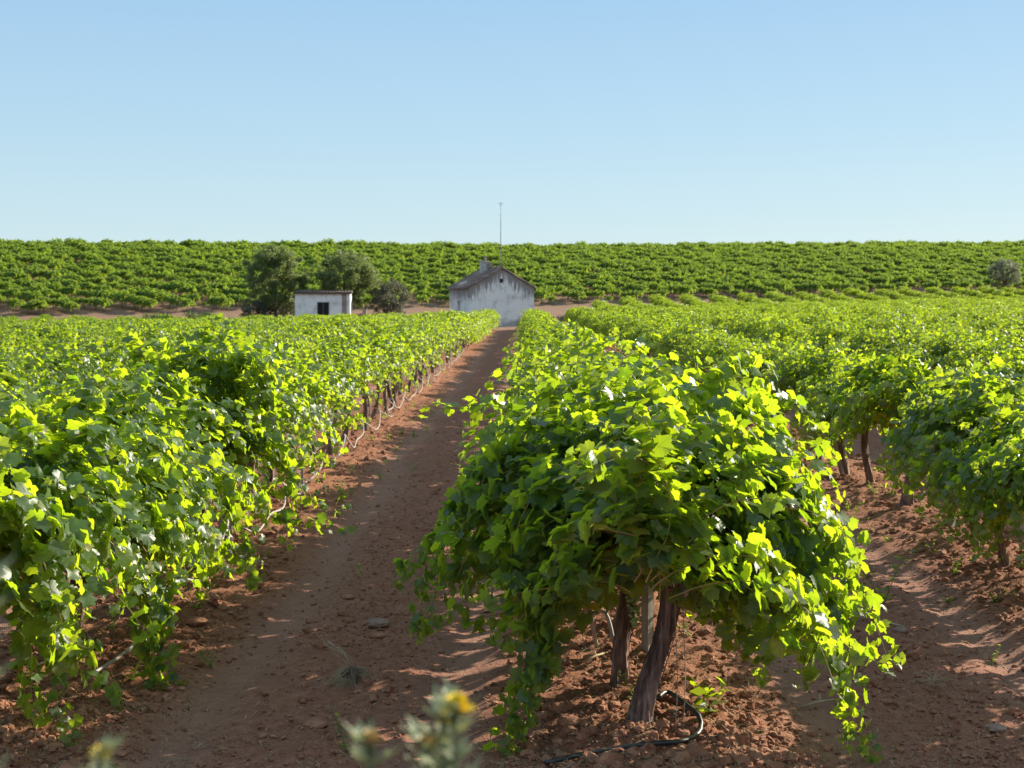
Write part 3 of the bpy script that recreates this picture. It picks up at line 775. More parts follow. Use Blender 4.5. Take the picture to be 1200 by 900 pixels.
# ------------------------------------------------------------------ white farmhouse
def wall_material(name, peak=None, half=None, eave=None):
    """old limewash: grey mould blotches, black run-off streaks that start under the verge"""
    m, nt, out = mat_new(name); g = NT(nt)
    tc = g.coord(); sp = g.n('ShaderNodeSeparateXYZ'); g.l(tc, sp.inputs[0])
    n1 = g.noise(1.1, 6, 0.65, tc); n2 = g.noise(9, 5, 0.7, tc)
    c = g.ramp(n2, [(0.3, (0.60, 0.585, 0.56)), (0.6, (0.84, 0.825, 0.80))])
    bl = g.ramp(n1, [(0.50, (0, 0, 0)), (0.66, (1, 1, 1))])
    c = g.mix(g.math('MULTIPLY', bl, 0.62), c, (0.30, 0.26, 0.235))
    cr = g.n('ShaderNodeTexVoronoi', feature='DISTANCE_TO_EDGE'); cr.inputs['Scale'].default_value = .9; g.l(g.mix(.25, tc, g.n('ShaderNodeTexNoise').outputs['Color']), cr.inputs['Vector'])
    c = g.mix(g.math('MULTIPLY', g.math('LESS_THAN', cr.outputs['Distance'], .008), .16), c, (0.2, 0.17, 0.15))
    vs = g.coord((5.5, 5.5, 0.35)); st = g.noise(1.0, 4, 0.7, vs)
    if peak is not None:
        line = g.math('SUBTRACT', peak, g.math('MULTIPLY', g.math('ABSOLUTE', sp.outputs[0]), (peak - eave) / half))
        d = g.math('SUBTRACT', line, sp.outputs[2])
        reach = g.math('MULTIPLY_ADD', st, 4.6, -1.25)        # how far each streak runs down
        f = g.math('MULTIPLY', g.math('SUBTRACT', reach, d), 2.6, clamp=True)
        c = g.mix(g.math('MULTIPLY', f, 0.78), c, (0.14, 0.105, 0.10))
    low = g.math('MULTIPLY', g.math('SUBTRACT', g.math('MULTIPLY_ADD', n1, 1.2, 0.0), sp.outputs[2]), 2.0, clamp=True)
    c = g.mix(g.math('MULTIPLY', low, 0.55), c, (0.22, 0.17, 0.15))
    pr = g.n('ShaderNodeBsdfPrincipled'); g.l(c, pr.inputs['Base Color']); pr.inputs['Roughness'].default_value = 0.92
    g.l(g.bump(n2, 0.5, 0.03), pr.inputs['Normal']); g.l(pr.outputs[0], out.inputs[0]); return m
M_TILE = simple('weathered roof tile', [(0.10, 0.065, 0.052), (0.19, 0.13, 0.105), (0.33, 0.25, 0.20)], 1.6, 6, 0.9, 0.6, 0.03)
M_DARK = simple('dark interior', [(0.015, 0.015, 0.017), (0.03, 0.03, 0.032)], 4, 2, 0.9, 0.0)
M_DOOR = simple('grey painted door', [(0.16, 0.19, 0.20), (0.25, 0.28, 0.29)], 5, 3, 0.7, 0.2, 0.01)
M_GREEN = simple('faded green shutter', [(0.06, 0.10, 0.085), (0.12, 0.17, 0.145)], 6, 4, 0.8, 0.3, 0.01)
M_BRICK = simple('old brick and mortar', [(0.20, 0.13, 0.10), (0.40, 0.32, 0.27)], 4, 5, 0.9, 0.5, 0.02)
M_PILASTER = simple('bare stained plaster', [(0.20, 0.14, 0.12), (0.34, 0.27, 0.23)], 3, 5, 0.9, 0.4, 0.02)
M_ADOBE = simple('earth wall', [(0.19, 0.10, 0.07), (0.30, 0.17, 0.12)], 2, 5, 0.95, 0.6, 0.04)
M_CHIM = simple('limewashed chimney', [(0.36, 0.33, 0.31), (0.60, 0.57, 0.54)], 5, 4, 0.9, 0.4, 0.02)

def gabled_house():
    W, L, E, PK = 5.85, 6.2, 3.18, 4.82
    base = (-1.98, 122.0); z0 = 0.10
    rz = R(18.5)
    cx, cy_ = base
    # local frame: x across the gable, y along the ridge away from us, origin at the middle of the near gable foot
    o = empty('farmhouse', (cx, cy_, z0), rz)
    tag(o, 'white limewashed farmhouse with black streaked gable and low brown tiled roof', 'house')
    mb = MB(); h = W / 2; t = 0.35
    # gable wall as a solid with the vent opening
    def gable(y0, y1, hole):
        pts = [(-h, -0.6), (h, -0.6), (h, E), (0, PK), (-h, E)]
        if not hole:
            V = [(x, y0, z) for x, z in pts] + [(x, y1, z) for x, z in pts]; n = 5
            mb.add(V, [[0, 1, 2, 3, 4], [9, 8, 7, 6, 5]] + [[i, i + 5, (i + 1) % n + 5, (i + 1) % n] for i in range(n)])
        else:
            a, b, c, d = -0.16, 0.16, 3.62, 3.96     # vent
            P = [(-h, -.6), (h, -.6), (h, E), (0, PK), (-h, E), (a, c), (b, c), (b, d), (a, d)]
            V = [(x, y0, z) for x, z in P] + [(x, y1, z) for x, z in P]
            Ff = [[0, 1, 6, 5], [1, 2, 7, 6], [2, 3, 7], [7, 3, 8], [8, 3, 4], [4, 0, 5, 8]]
            mb.add(V, Ff + [[q + 9 for q in f][::-1] for f in Ff] + [[i, i + 9, (i + 1) % 5 + 9, (i + 1) % 5] for i in range(5)] + [[5, 6, 15, 14], [6, 7, 16, 15], [7, 8, 17, 16], [8, 5, 14, 17]])
    gable(0, t, True); gable(L - t, L, False)
    for sx in (-1, 1):
        xo = sx * (h - t / 2)
        if sx == 1: box(mb, (xo, L / 2, (E - .62) / 2 + .0), (t - .004, L - 2 * t, E + .55))
        else:       # left wall with door opening (0.85 wide, 2.05 high)
            d0, d1 = 2.75, 3.60
            box(mb, (xo, (t + d0) / 2, (E - .62) / 2), (t - .004, d0 - t, E + .55)); box(mb, (xo, (d1 + L - t) / 2, (E - .62) / 2), (t - .004, L - t - d1, E + .55))
            box(mb, (xo, (d0 + d1) / 2, (2.05 + E - .06) / 2), (t - .004, d1 - d0, E - 2.05 - .08))
    mb.build('wall', [wall_material('streaked limewash', PK - 0.02, h, E)], o, smooth=False)
    dm = MB(); box(dm, (-h + .22, 3.175, .72), (.05, .84, 2.64)); dr = dm.build('door', [M_DOOR], o, smooth=False)
    hm = MB(); box(hm, (-h + .18, 3.48, 1.05), (.05, .03, .14)); hm.build('handle', [M_DARK], dr, smooth=False)
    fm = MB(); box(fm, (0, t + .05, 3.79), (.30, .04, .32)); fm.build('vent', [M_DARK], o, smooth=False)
    # roof: two slopes of barrel tiles running down the slope
    rm = MB(); ov = 0.22; slope = math.atan2(PK - E, h); ln = math.hypot(h, PK - E) + ov
    ncol = 34
    for sx in (-1, 1):
        nseg = 14
        ys = np.linspace(-0.14, L + 0.14, ncol * 4 + 1); ts = np.linspace(0, ln, nseg + 1)
        Y, T = np.meshgrid(ys, ts)
        corr = 0.045 * np.abs(np.sin((Y + .14) / (L + .28) * ncol * math.pi))
        lapp = 0.028 * (1 - (T / ln * nseg) % 1.0)
        Z = PK + 0.10 - T * math.sin(slope) + corr + lapp + 0.025 * vnoise(Y * 1.5, T * 1.5 + sx * 9, 7)
        X = sx * (T * math.cos(slope))
        n1, n2 = T.shape; idx = np.arange(n1 * n2).reshape(n1, n2)
        Fq = np.stack([idx[:-1, :-1], idx[:-1, 1:], idx[1:, 1:], idx[1:, :-1]], -1).reshape(-1, 4)
        if sx == 1: Fq = Fq[:, ::-1]
        rm.add(np.stack([X.ravel(), Y.ravel(), Z.ravel()], 1), Fq)
        Vb = np.stack([X.ravel(), Y.ravel(), (PK + .02 - T * math.sin(slope)).ravel()], 1); rm.add(Vb, Fq[:, ::-1])
        # verge edge
        for ye in (0, -1):
            e = np.stack([X[:, ye], Y[:, ye], Z[:, ye]], 1); e2 = e.copy(); e2[:, 2] = PK + .02 - T[:, ye] * math.sin(slope)
            m_ = len(e); rm.add(np.concatenate([e, e2]), [[i, i + 1, m_ + i + 1, m_ + i] for i in range(m_ - 1)])
        e = np.stack([X[-1], Y[-1], Z[-1]], 1); e2 = e.copy(); e2[:, 2] = PK + .02 - ln * math.sin(slope); m_ = len(e)
        rm.add(np.concatenate([e, e2]), [[i, i + 1, m_ + i + 1, m_ + i] for i in range(m_ - 1)])
    tube(rm, [(0, -0.14, PK + .12), (0, L / 2, PK + .10), (0, L + .14, PK + .12)], 0.10, 8)
    roof = rm.build('roof', [M_TILE], o, smooth=False)
    lm = MB()       # patch of newer pale mortar at the eaves
    for (xx, yy, a_, b_) in ((-h * .84, 3.6, .34, .9), (h * .93, .55, .25, .7)):
        zz = PK + .185 - abs(xx) * math.tan(slope)
        v = []
        for q in range(10):
            an = q / 10 * 6.283; dx = a_ * math.cos(an) * (1 + .2 * math.sin(q * 2.3)); dy = b_ * math.sin(an) * (1 + .2 * math.cos(q * 3.1))
            v.append((xx + dx, yy + dy, zz - (abs(xx + dx) - abs(xx)) * math.tan(slope)))
        w = [(a, b, c - .05) for a, b, c in v]
        lm.add(v + w, [list(range(10)), list(range(10, 20))[::-1]] + [[i, i + 10, (i + 1) % 10 + 10, (i + 1) % 10] for i in range(10)])
    lm.build('mortar_patch', [simple('pale roof mortar', [(0.34, 0.26, 0.20), (0.50, 0.42, 0.34)], 3, 4)], roof, smooth=False)
    cm = MB(); box(cm, (-.55, 3.4, PK + .14), (.62, .55, 1.0)); box(cm, (-.55, 3.4, PK + .68), (.72, .65, .08))
    ch = cm.build('chimney', [M_CHIM], roof, smooth=False)
    pm = MB(); tube(pm, [(-.45, 3.4, PK + .70), (-.45, 3.4, PK + 1.15), (-.43, 3.4, PK + 1.18)], [.13, .10, .06], 8); box(pm, (-.1, 3.1, PK + .35), (.42, .35, .42))
    pm.build('chimney_pot', [M_BRICK], ch, smooth=False)
    return o
house = gabled_house()
# mast beside the ridge
mx = (588.5 - 615) / 1667 * 121.6
mm = MB(); tube(mm, [(0, 0, -.1), (0, 0, 2), (0.01, 0, 3.8), (0.02, 0, 5.6)], [.045, .042, .035, .028], 6)
mast = empty('antenna_mast', (-2.07, 122.27, 4.95)); tag(mast, 'tall thin grey mast rising above the gable of the white farmhouse', 'mast')
mm.build('pole', [M_WIRE], mast)
mm = MB(); tube(mm, [(-.22, 0, 5.55), (.22, 0, 5.55)], .018, 5); tube(mm, [(-.14, 0, 5.4), (.14, 0, 5.4)], .012, 5); tube(mm, [(.2, -.1, 5.55), (.2, .1, 5.55)], .012, 5); mm.build('aerial', [M_WIRE], mast)
mm = MB(); box(mm, (0, 0, .14), (.2, .2, .12)); box(mm, (0, 0, .3), (.12, .12, .08)); mm.build('bracket', [M_WIRE], mast, smooth=False)

def cottage():
    x0, x1, y0 = (346 - 615) / 1667 * 122, (410 - 615) / 1667 * 122, 122.0
    W = x1 - x0; D = 3.4; z0 = gz((x0 + x1) / 2, y0) - .05
    o = empty('cottage', ((x0 + x1) / 2, y0, z0), R(4)); tag(o, 'small flat-roofed white hut with a dark green window under the trees', 'hut')
    h = W / 2; H = 3.25
    mb = MB(); a, b, c, d = -h + W * .40, -h + W * .62, 0.95, 2.50
    P = [(-h, -.5), (h, -.5), (h, H), (-h, H), (a, c), (b, c), (b, d), (a, d)]
    V = [(x, 0, z) for x, z in P] + [(x, .3, z) for x, z in P]; Ff = [[0, 1, 5, 4], [1, 2, 6, 5], [2, 3, 7, 6], [3, 0, 4, 7]]
    mb.add(V, Ff + [[q + 8 for q in f][::-1] for f in Ff] + [[i, i + 8, (i + 1) % 4 + 8, (i + 1) % 4] for i in range(4)] + [[4, 5, 13, 12], [5, 6, 14, 13], [6, 7, 15, 14], [7, 4, 12, 15]])
    box(mb, (-h + .15, D / 2 + .15, (H - .5) / 2 - .002), (.296, D - .3, H + .49)); box(mb, (h - .15, D / 2 + .15, (H - .5) / 2 - .002), (.296, D - .3, H + .49)); box(mb, (0, D - .15, (H - .5) / 2 - .004), (W - .6, .296, H + .48))
    mb.build('wall', [wall_material('old limewash')], o, smooth=False)
    pm = MB(); box(pm, (h * .79, -.03, H / 2 - .25), (.38, .056, H + .45)); pm.build('pilaster', [M_PILASTER], o, smooth=False)
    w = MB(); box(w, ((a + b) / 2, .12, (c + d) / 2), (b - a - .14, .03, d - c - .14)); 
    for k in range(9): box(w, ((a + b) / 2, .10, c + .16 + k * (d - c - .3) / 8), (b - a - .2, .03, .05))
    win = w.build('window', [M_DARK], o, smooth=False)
    f = MB()
    for xx in (a + .035, b - .035): box(f, (xx, .06, (c + d) / 2), (.066, .09, d - c - .01))
    for zz in (c + .04, d - .04): box(f, ((a + b) / 2, .06, zz), (b - a - .15, .088, .066))
    box(f, ((a + b) / 2, .055, (c + d) / 2), (.05, .07, d - c - .16)); f.build('frame', [M_GREEN], win, smooth=False)
    s = MB(); box(s, ((a + b) / 2, -.04, c - .06), (b - a + .25, .16, .08)); s.build('sill', [M_PILASTER], win, smooth=False)
    r_ = MB(); n = 60; xs = np.linspace(-h - .14, h + .14, n); zt = H + .12 + .03 * np.sin(xs * 24) + .05 * vnoise(xs * 3, xs * 0, 3)
    Vt = []; 
    for yy, dz in ((-.18, .0), (D + .1, .18)):
        for xx, zz in zip(xs, zt): Vt.append((xx, yy, zz + dz))
        for xx, zz in zip(xs, zt): Vt.append((xx, yy, zz + dz - .2))
    Fr = []
    for i in range(n - 1): Fr += [[i, i + 1, 2 * n + i + 1, 2 * n + i][::-1], [n + i, n + i + 1, 3 * n + i + 1, 3 * n + i], [i, n + i, n + i + 1, i + 1][::1], [2 * n + i, 3 * n + i, 3 * n + i + 1, 2 * n + i + 1][::-1]]
    Fr += [[0, n, 3 * n, 2 * n], [n - 1, 2 * n - 1, 4 * n - 1, 3 * n - 1]]
    r_.add(Vt, Fr); r_.build('roof', [M_BARK_TREE], o, smooth=False)
cottage()
# low earth wall and gatepost right of the hut
wm = MB(); x0, x1 = (413 - 615) / 1667 * 124, (447 - 615) / 1667 * 124
n = 30; xs = np.linspace(x0, x1, n); top = 1.45 + .18 * vnoise(xs * 2.2, xs * 0, 5) - .25 * sstep(x1 - .8, x1, xs)
V = [(x, 124.0, -1.2) for x in xs] + [(x, 124.0, t_) for x, t_ in zip(xs, top - .45)] + [(x, 124.35, t_) for x, t_ in zip(xs, top - .42)] + [(x, 124.35, -1.2) for x in xs]
wm.add(V, [[j * n + i, j * n + i + 1, (j + 1) * n + i + 1, (j + 1) * n + i] for j in range(3) for i in range(n - 1)] + [[0, n, 2 * n, 3 * n], [n - 1, 4 * n - 1, 3 * n - 1, 2 * n - 1]])
tag(wm.build('boundary_wall', [M_ADOBE], smooth=False), 'low crumbling earth wall beside the small white hut', 'wall')
pm = MB(); box(pm, (0, 0, .55), (.34, .34, 2.3)); box(pm, (0, 0, 1.74), (.42, .42, .08))
tag(pm.build('gatepost', [M_BRICK], smooth=False, loc=((427 - 615) / 1667 * 123, 123.2, gz(-13.9, 123.2))), 'square reddish brick post standing before the low earth wall', 'post')

# ------------------------------------------------------------------ trees and shrubs
def tree(name, x, y, H, W, crown_lo, label, cat, mat, seed, n_leaf=15000, lsize=.10, trunk_r=.16, squash=1.0, n_limb=9, lean=0.0, group=None, density=0.27, trunks=1):
    r = np.random.default_rng(seed); z0 = gz(x, y)
    o = empty(name, (x, y, z0)); tag(o, label, cat, group)
    tm = MB(); fork = crown_lo * .9 + .15
    tips = []
    for tk in range(trunks):
        off = np.array([r.normal(0, .25), r.normal(0, .2), 0]) if trunks > 1 else np.zeros(3)
        t = np.linspace(0, 1, 7); P = np.stack([lean * t + .06 * np.sin(t * 5 + seed) + off[0] * (1 + t), .05 * np.cos(t * 4) + off[1] * (1 + t), -.15 + (fork + .15) * t], 1)
        tube(tm, P, trunk_r * (1 - .35 * t + .5 * np.exp(-(t / .15) ** 2)) / math.sqrt(trunks), 9, 0)
        for k in range(n_limb):
            a = k / n_limb * 6.283 + r.normal(0, .3); el = r.uniform(.15, 1.25)
            end = P[-1] + np.array([math.cos(a) * W / 2 * .75 * math.cos(el) * 1.1, math.sin(a) * W / 2 * .75 * math.cos(el) * 1.1, (H - fork) * (.25 + .6 * math.sin(el))])
            q = np.linspace(0, 1, 6)[:, None]
            L = P[-1] * (1 - q) + end * q + np.array([0, 0, .25]) * np.sin(q * math.pi) + r.normal(0, .05, (6, 3)) * q
            tube(tm, L, np.linspace(trunk_r * .42, .03, 6), 6, 0); tips.append(end)
            for s_ in range(3):
                e2 = L[3 + s_ % 3] + r.normal(0, 1, 3) * np.array([W * .13, W * .13, H * .08]) + np.array([0, 0, .15])
                tube(tm, [L[2 + s_ % 3], (L[2 + s_ % 3] + e2) / 2 + [0, 0, .08], e2], [.035, .025, .012], 4, 0); tips.append(e2)
    tm.build('trunk', [M_BARK_TREE], o)
    # leaf clumps spread through an irregular crown
    H0 = H; cz = (crown_lo + H) / 2; hz = (H - crown_lo) / 2
    cen = np.array([lean, 0, cz]); rad3 = np.array([W / 2, W / 2, hz]) * .88
    cl = []
    for t_ in tips:
        q_ = (np.array(t_) - cen) / rad3; l_ = np.linalg.norm(q_); cl.append(cen + q_ / max(1, l_) * rad3)
    while len(cl) < 150:
        d = r.normal(0, 1, 3); d /= np.linalg.norm(d); rad = r.uniform(.2, .95) ** .45
        p = np.array([d[0] * W / 2 * rad + lean, d[1] * W / 2 * rad, cz + d[2] * hz * rad * squash])
        if p[2] < crown_lo + hz * .35 and r.random() < .35: continue
        cl.append(p)
    cl = np.array(cl); cs = r.uniform(.5, 1.1, len(cl)) * W * density * .42
    pick = r.integers(0, len(cl), n_leaf)
    d = r.normal(0, 1, (n_leaf, 3)); d /= np.linalg.norm(d, axis=1, keepdims=True)
    rad = r.random(n_leaf) ** .45
    P = cl[pick] + d * (cs[pick] * rad)[:, None] * np.array([1, 1, .75])
    keep = P[:, 2] > max(.1, crown_lo * .75); P = P[keep]; d = d[keep]; m = len(P)
    lm = MB()
    q = np.array([[0, 0, 0], [.33, .5, .06], [0, 1, 0], [-.33, .5, .06]]); q[:, 1] -= .5
    N = d + np.array([0, 0, .5]) + r.normal(0, .6, (m, 3)); N /= np.linalg.norm(N, axis=1, keepdims=True)
    T = np.cross(N, r.normal(0, 1, (m, 3))); T /= np.linalg.norm(T, axis=1, keepdims=True); B = np.cross(T, N)
    S = lsize * r.uniform(.7, 1.4, m)
    Wv = (B[:, None] * q[None, :, 0:1] + T[:, None] * q[None, :, 1:2] + N[:, None] * q[None, :, 2:3]) * S[:, None, None] + P[:, None]
    Ff = (np.array([[0, 1, 2, 3]])[None] + (np.arange(m) * 4)[:, None, None]).reshape(-1, 4)
    ti = np.clip(r.normal(.5, .25, m), 0, .98)
    lm.add(Wv.reshape(-1, 3), Ff, 0, np.stack([np.repeat(ti, 4), np.zeros(4 * m), np.zeros(4 * m)], 1))
    lm.build('crown', [mat], o)
    return o
def atpx(px, d): return (px - 615) / 1667 * d
tree('tree', atpx(322, 126), 126, 7.7, 5.9, 1.5, 'round dark green tree standing left of the small white hut', 'tree', M_OAK, 3, 34000, .13, .17)
tree('tree', atpx(406, 127), 127, 7.0, 5.9, 1.7, 'olive green tree with brown forked trunk just behind the right end of the hut', 'tree', M_OAK, 8, 28000, .13, .15, lean=.2, trunks=2, n_limb=6)
tree('shrub', atpx(458, 127), 127, 4.7, 3.7, .3, 'dusky grey-green bush right of the hut and its low earth wall', 'bush', M_DUSKY, 12, 12000, .11, .08, trunks=3, n_limb=5)
tree('shrub', atpx(300, 125), 125, 3.2, 3.0, .1, 'dark low purplish bush at the foot of the round dark tree', 'bush', M_DUSKY, 17, 9000, .10, .06, trunks=3, n_limb=5)
tree('shrub', atpx(338, 128), 128, 3.0, 3.0, .1, 'pale brushy undergrowth between the round tree and the hut', 'bush', M_OLIVE, 19, 6000, .10, .05, trunks=3, n_limb=4)
tree('olive_tree', atpx(1174, 185), 185, 4.9, 4.5, 1.0, 'lone grey olive tree at the foot of the hill on the far right', 'tree', M_OLIVE, 23, 14000, .11, .22, n_limb=8)
for i, (px_, d, h_, w_, lab) in enumerate([(662, 128, .75, 1.1, 'small yellow-green weed clump on bare ground right of the farmhouse'), (641, 128, .55, 1.0, 'low dry brown tuft between the farmhouse wall and the yellow-green clump'),
                                            (176, 116, 2.0, 1.9, 'low dark bush among the vines on the far left'), (222, 117, 2.0, 1.6, 'dark bush at the field edge left of the round tree')]):
    tree('shrub', atpx(px_, d), d, h_, w_, .02, lab, 'bush', [M_THISTLE, M_STRAW, M_OAK, M_OAK][i], 40 + i, 2500, .09, .03, trunks=3, n_limb=3)

# ------------------------------------------------------------------ pipes, posts, wires
def pipe(name, pts, rad, mat, label, cat, sides=10):
    mb = MB(); P = polyshoot(pts, .05); tube(mb, P, rad, sides)
    o = mb.build(name, [mat]); tag(o, label, cat); return o
def hit(px, py):
    lo, hi = 6.5, 130.0
    for d in np.arange(6.4, 60, .02):
        x, y, z = scr(px, py, d)
        if z <= gz(x, y): return d
    return 60.0
def gp(px, py, d, up=0.012):
    x, y, _ = scr(px, py, d); return (x, y, gz(x, y) + up)
bl = [(0.72, 7.62, gz(.72, 7.62) + .13)]
for px_, py_, up_ in ((785, 836, .085), (806, 846, .06), (822, 857, .045), (824, 872, .04), (808, 884, .038), (780, 890, .038), (745, 890, .036), (700, 898, .036), (640, 912, .03)):
    d_ = hit(px_, py_); x_, y_, _ = scr(px_, py_, d_); bl.append((x_, y_, gz(x_, y_) + up_))
pipe('irrigation_pipe', bl, .0135, M_HOSE_BLACK, 'black irrigation pipe curling out from the front vine trunk over the soil', 'pipe')
pipe('irrigation_pipe', [(.46, 8.9, gz(.46, 8.9) + .10), (.42, 8.75, gz(.42, 8.75) + .32), (.50, 8.7, gz(.5, 8.7) + .36), (.55, 8.6, gz(.55, 8.6) + .15), (.57, 8.5, gz(.57, 8.5) + .01)], .012, M_HOSE_PALE, 'short pale pipe end arching behind the two front trunks', 'pipe')
# sagging dripper line of the left row
pts = []; yy = 8.4; xx = -2.58; hgt = .05; rl = np.random.default_rng(4)
while yy < 60:
    for dy, hh in ((0, .05), (.5, .09), (.95, .12), (1.25, .27), (1.5, .31)):
        y_ = yy + dy * 1.25; x_ = xx + rl.normal(0, .035) + .12 * (hh > .3) * -1
        pts.append((x_, y_, gz(x_, y_) + hh + rl.normal(0, .02)))
    yy += 2.6
dl = pipe('drip_line', pts, .0105, M_HOSE_PALE, 'sagging pale drip hose looped along the trunks of the left row', 'hose', 7)
for (x, y, h_, rd, lab, lean) in [(4.28, 14.2, .85, .045, 'short square grey stake among the vines of the right row', .02), (3.98, 23.2, .95, .05, 'pale stake near the far end of the visible right trunks', .03),
                              (4.18, 18.6, 1.1, .035, 'leaning thin grey stake between two right row trunks', -.28), (-2.72, 13.0, 1.1, .018, 'thin upright grey rod beside a left row trunk', 0.01),
                              (-2.62, 16.6, 1.2, .018, 'thin grey rod further along the left row behind the hose', 0.02), (0.80, 9.15, 1.75, .04, 'grey post showing through the leaves of the front vine', .0)]:
    mb = MB(); z = gz(x, y)
    t = np.linspace(-.1, h_, 6); tube(mb, [(lean * q, .02 * math.sin(q * 3), q) for q in t], rd, 4 if rd > .03 else 6)
    o = mb.build('stake', [M_POST if rd > .02 else M_WIRE], smooth=False, loc=(x, y, z)); tag(o, lab, 'stake', 'stakes along the vine rows')
mb = MB()
for (dx, dy) in ((.0, .0), (.045, .03)):
    mb2 = [(0.80 + dx + .008 * math.sin(q * 7), 7.42 + dy + .008 * math.cos(q * 5), GZ0 + q) for q in np.linspace(-.05, .95, 16)]
    tube(mb, mb2, .0022, 4)
tag(mb.build('tie_wire', [M_WIRE]), 'twin thin wires hanging to the soil right of the front vine trunk', 'wire')

# ------------------------------------------------------------------ clods, straw, weeds, stones
ICO = None
def ico(sub):
    t = (1 + 5 ** 0.5) / 2
    iv = [(-1, t, 0), (1, t, 0), (-1, -t, 0), (1, -t, 0), (0, -1, t), (0, 1, t), (0, -1, -t), (0, 1, -t), (t, 0, -1), (t, 0, 1), (-t, 0, -1), (-t, 0, 1)]
    V = [np.array(v, float) / np.linalg.norm(v) for v in iv]
    F = [(0, 11, 5), (0, 5, 1), (0, 1, 7), (0, 7, 10), (0, 10, 11), (1, 5, 9), (5, 11, 4), (11, 10, 2), (10, 7, 6), (7, 1, 8), (3, 9, 4), (3, 4, 2), (3, 2, 6), (3, 6, 8), (3, 8, 9), (4, 9, 5), (2, 4, 11), (6, 2, 10), (8, 6, 7), (9, 8, 1)]
    for _ in range(sub):
        c = {}; G = []
        def mp(a, b):
            k = (min(a, b), max(a, b))
            if k not in c: m = V[a] + V[b]; V.append(m / np.linalg.norm(m)); c[k] = len(V) - 1
            return c[k]
        for a, b, d in F: ab, bd, da = mp(a, b), mp(b, d), mp(d, a); G += [(a, ab, da), (b, bd, ab), (d, da, bd), (ab, bd, da)]
        F = G
    return np.array(V), np.array(F)
I0, I1, I2 = ico(0), ico(1), ico(2)
def lump(I, r, rough=.22):
    V, F = I; return V * (1 + r.normal(0, rough, (len(V), 1))) * np.array([1, r.uniform(.7, 1.2), r.uniform(.5, .85)])
rc = np.random.default_rng(77)
cb = MB(); N = 70000
yy = 6.6 + 24 * rc.random(N) ** 1.9; xx = rc.uniform(-.38, .36, N) * (yy + 1.5)
rd = np.abs(row_dist(xx)); rut = np.exp(-((rd - 1.06) / .2) ** 4)
prob = .5 + .6 * np.exp(-(rd / .75) ** 2) + .25 * (rd > 1.4); prob *= (1 - .7 * rut); prob *= (.35 + 1.3 * (vnoise(xx * .9, yy * .9, 8) + .5))
ok = rc.random(N) < prob; xx, yy, rd = xx[ok], yy[ok], rd[ok]
sz = np.exp(rc.normal(-4.75, .6, len(xx))).clip(.004, .055); sz *= np.where(rd < .8, 1.2, .78)
zz = terrain(xx, yy)
VAR0 = [lump(I0, rc, .33) for _ in range(8)]; VAR1 = [lump(I1, rc, .22) for _ in range(8)]
for x, y, z, s_ in zip(xx, yy, zz, sz):
    big = s_ > .022; V = (VAR1 if big else VAR0)[int(rc.integers(0, 8))]; a = rc.random() * 6.28; c_, s2 = math.cos(a), math.sin(a)
    W = np.stack([V[:, 0] * c_ - V[:, 1] * s2, V[:, 0] * s2 + V[:, 1] * c_, V[:, 2]], 1) * s_ + np.array([x, y, z + s_ * .25])
    cb.add(W, (I1 if big else I0)[1])
tag(cb.build('soil_clods', [M_CLOD], smooth=False), 'crumbled red soil clods strewn under and between the vine rows', 'clods', kind='stuff')
sb = MB(); N = 15000
yy = 6.8 + 22 * rc.random(N) ** 1.7; xx = rc.uniform(-.38, .36, N) * (yy + 1.5); rd = np.abs(row_dist(xx))
ok = rc.random(N) < (.22 + .8 * np.exp(-(rd / .8) ** 2)) * (.3 + 1.4 * (vnoise(xx * 1.2, yy * 1.2, 18) + .5)); xx, yy = xx[ok], yy[ok]; zz = terrain(xx, yy)
for x, y, z in zip(xx, yy, zz):
    a = rc.random() * 6.28; L = rc.uniform(.04, .16); w = rc.uniform(.0012, .0028); d = np.array([math.cos(a), math.sin(a), rc.normal(0, .12)]); s_ = np.array([-d[1], d[0], 0]) * w
    p = np.array([x, y, z + .012]); m_ = p + d * L / 2 + np.array([0, 0, rc.uniform(0, .02)]) ; e = p + d * L
    sb.add([p - s_, p + s_, m_ + s_, m_ - s_, e, m_ + [0, 0, w]], [[0, 1, 2, 3], [3, 2, 4], [0, 3, 5], [1, 5, 2]])
tag(sb.build('straw_litter', [M_STRAW]), 'pale dry straw and stems littering the soil below the vines', 'straw', kind='stuff')

def weed(mb, x, y, h, r, n=4, mat=0, size=.03):
    z = gz(x, y); L = []
    for s_ in range(n):
        a = r.random() * 6.28; end = np.array([math.cos(a) * h * .35, math.sin(a) * h * .35, h * r.uniform(.6, 1)])
        q = np.linspace(0, 1, 7)[:, None]; P = np.array([x, y, z]) + end * q * np.array([1, 1, 1]) ; P[:, :2] += (end[:2] * (q * q * .5))
        tube(mb, P, .002, 3, mat, (.4, 0, 0), cap=False)
        for p in P[1:]:
            for _ in range(2):
                d = r.normal(0, 1, 3); d[2] = abs(d[2]) * .3; d = nrm(d); L.append((p, d, nrm(np.array([0, 0, 1]) + r.normal(0, .5, 3)), size * r.uniform(.6, 1.2)))
    P = np.array([l[0] for l in L]); T = np.array([l[1] for l in L]); N_ = np.array([l[2] for l in L]); S = np.array([l[3] for l in L])
    B = np.cross(T, N_); q = np.array([[0, 0, 0], [.28, .5, .05], [0, 1.1, -.1], [-.28, .5, .05]])
    W = (B[:, None] * q[None, :, 0:1] + T[:, None] * q[None, :, 1:2] + N_[:, None] * q[None, :, 2:3]) * S[:, None, None] + P[:, None]
    mb.add(W.reshape(-1, 3), (np.array([[0, 1, 2, 3]])[None] + (np.arange(len(P)) * 4)[:, None, None]).reshape(-1, 4), mat, (r.uniform(.4, .8), 0, 0))
wb = MB()
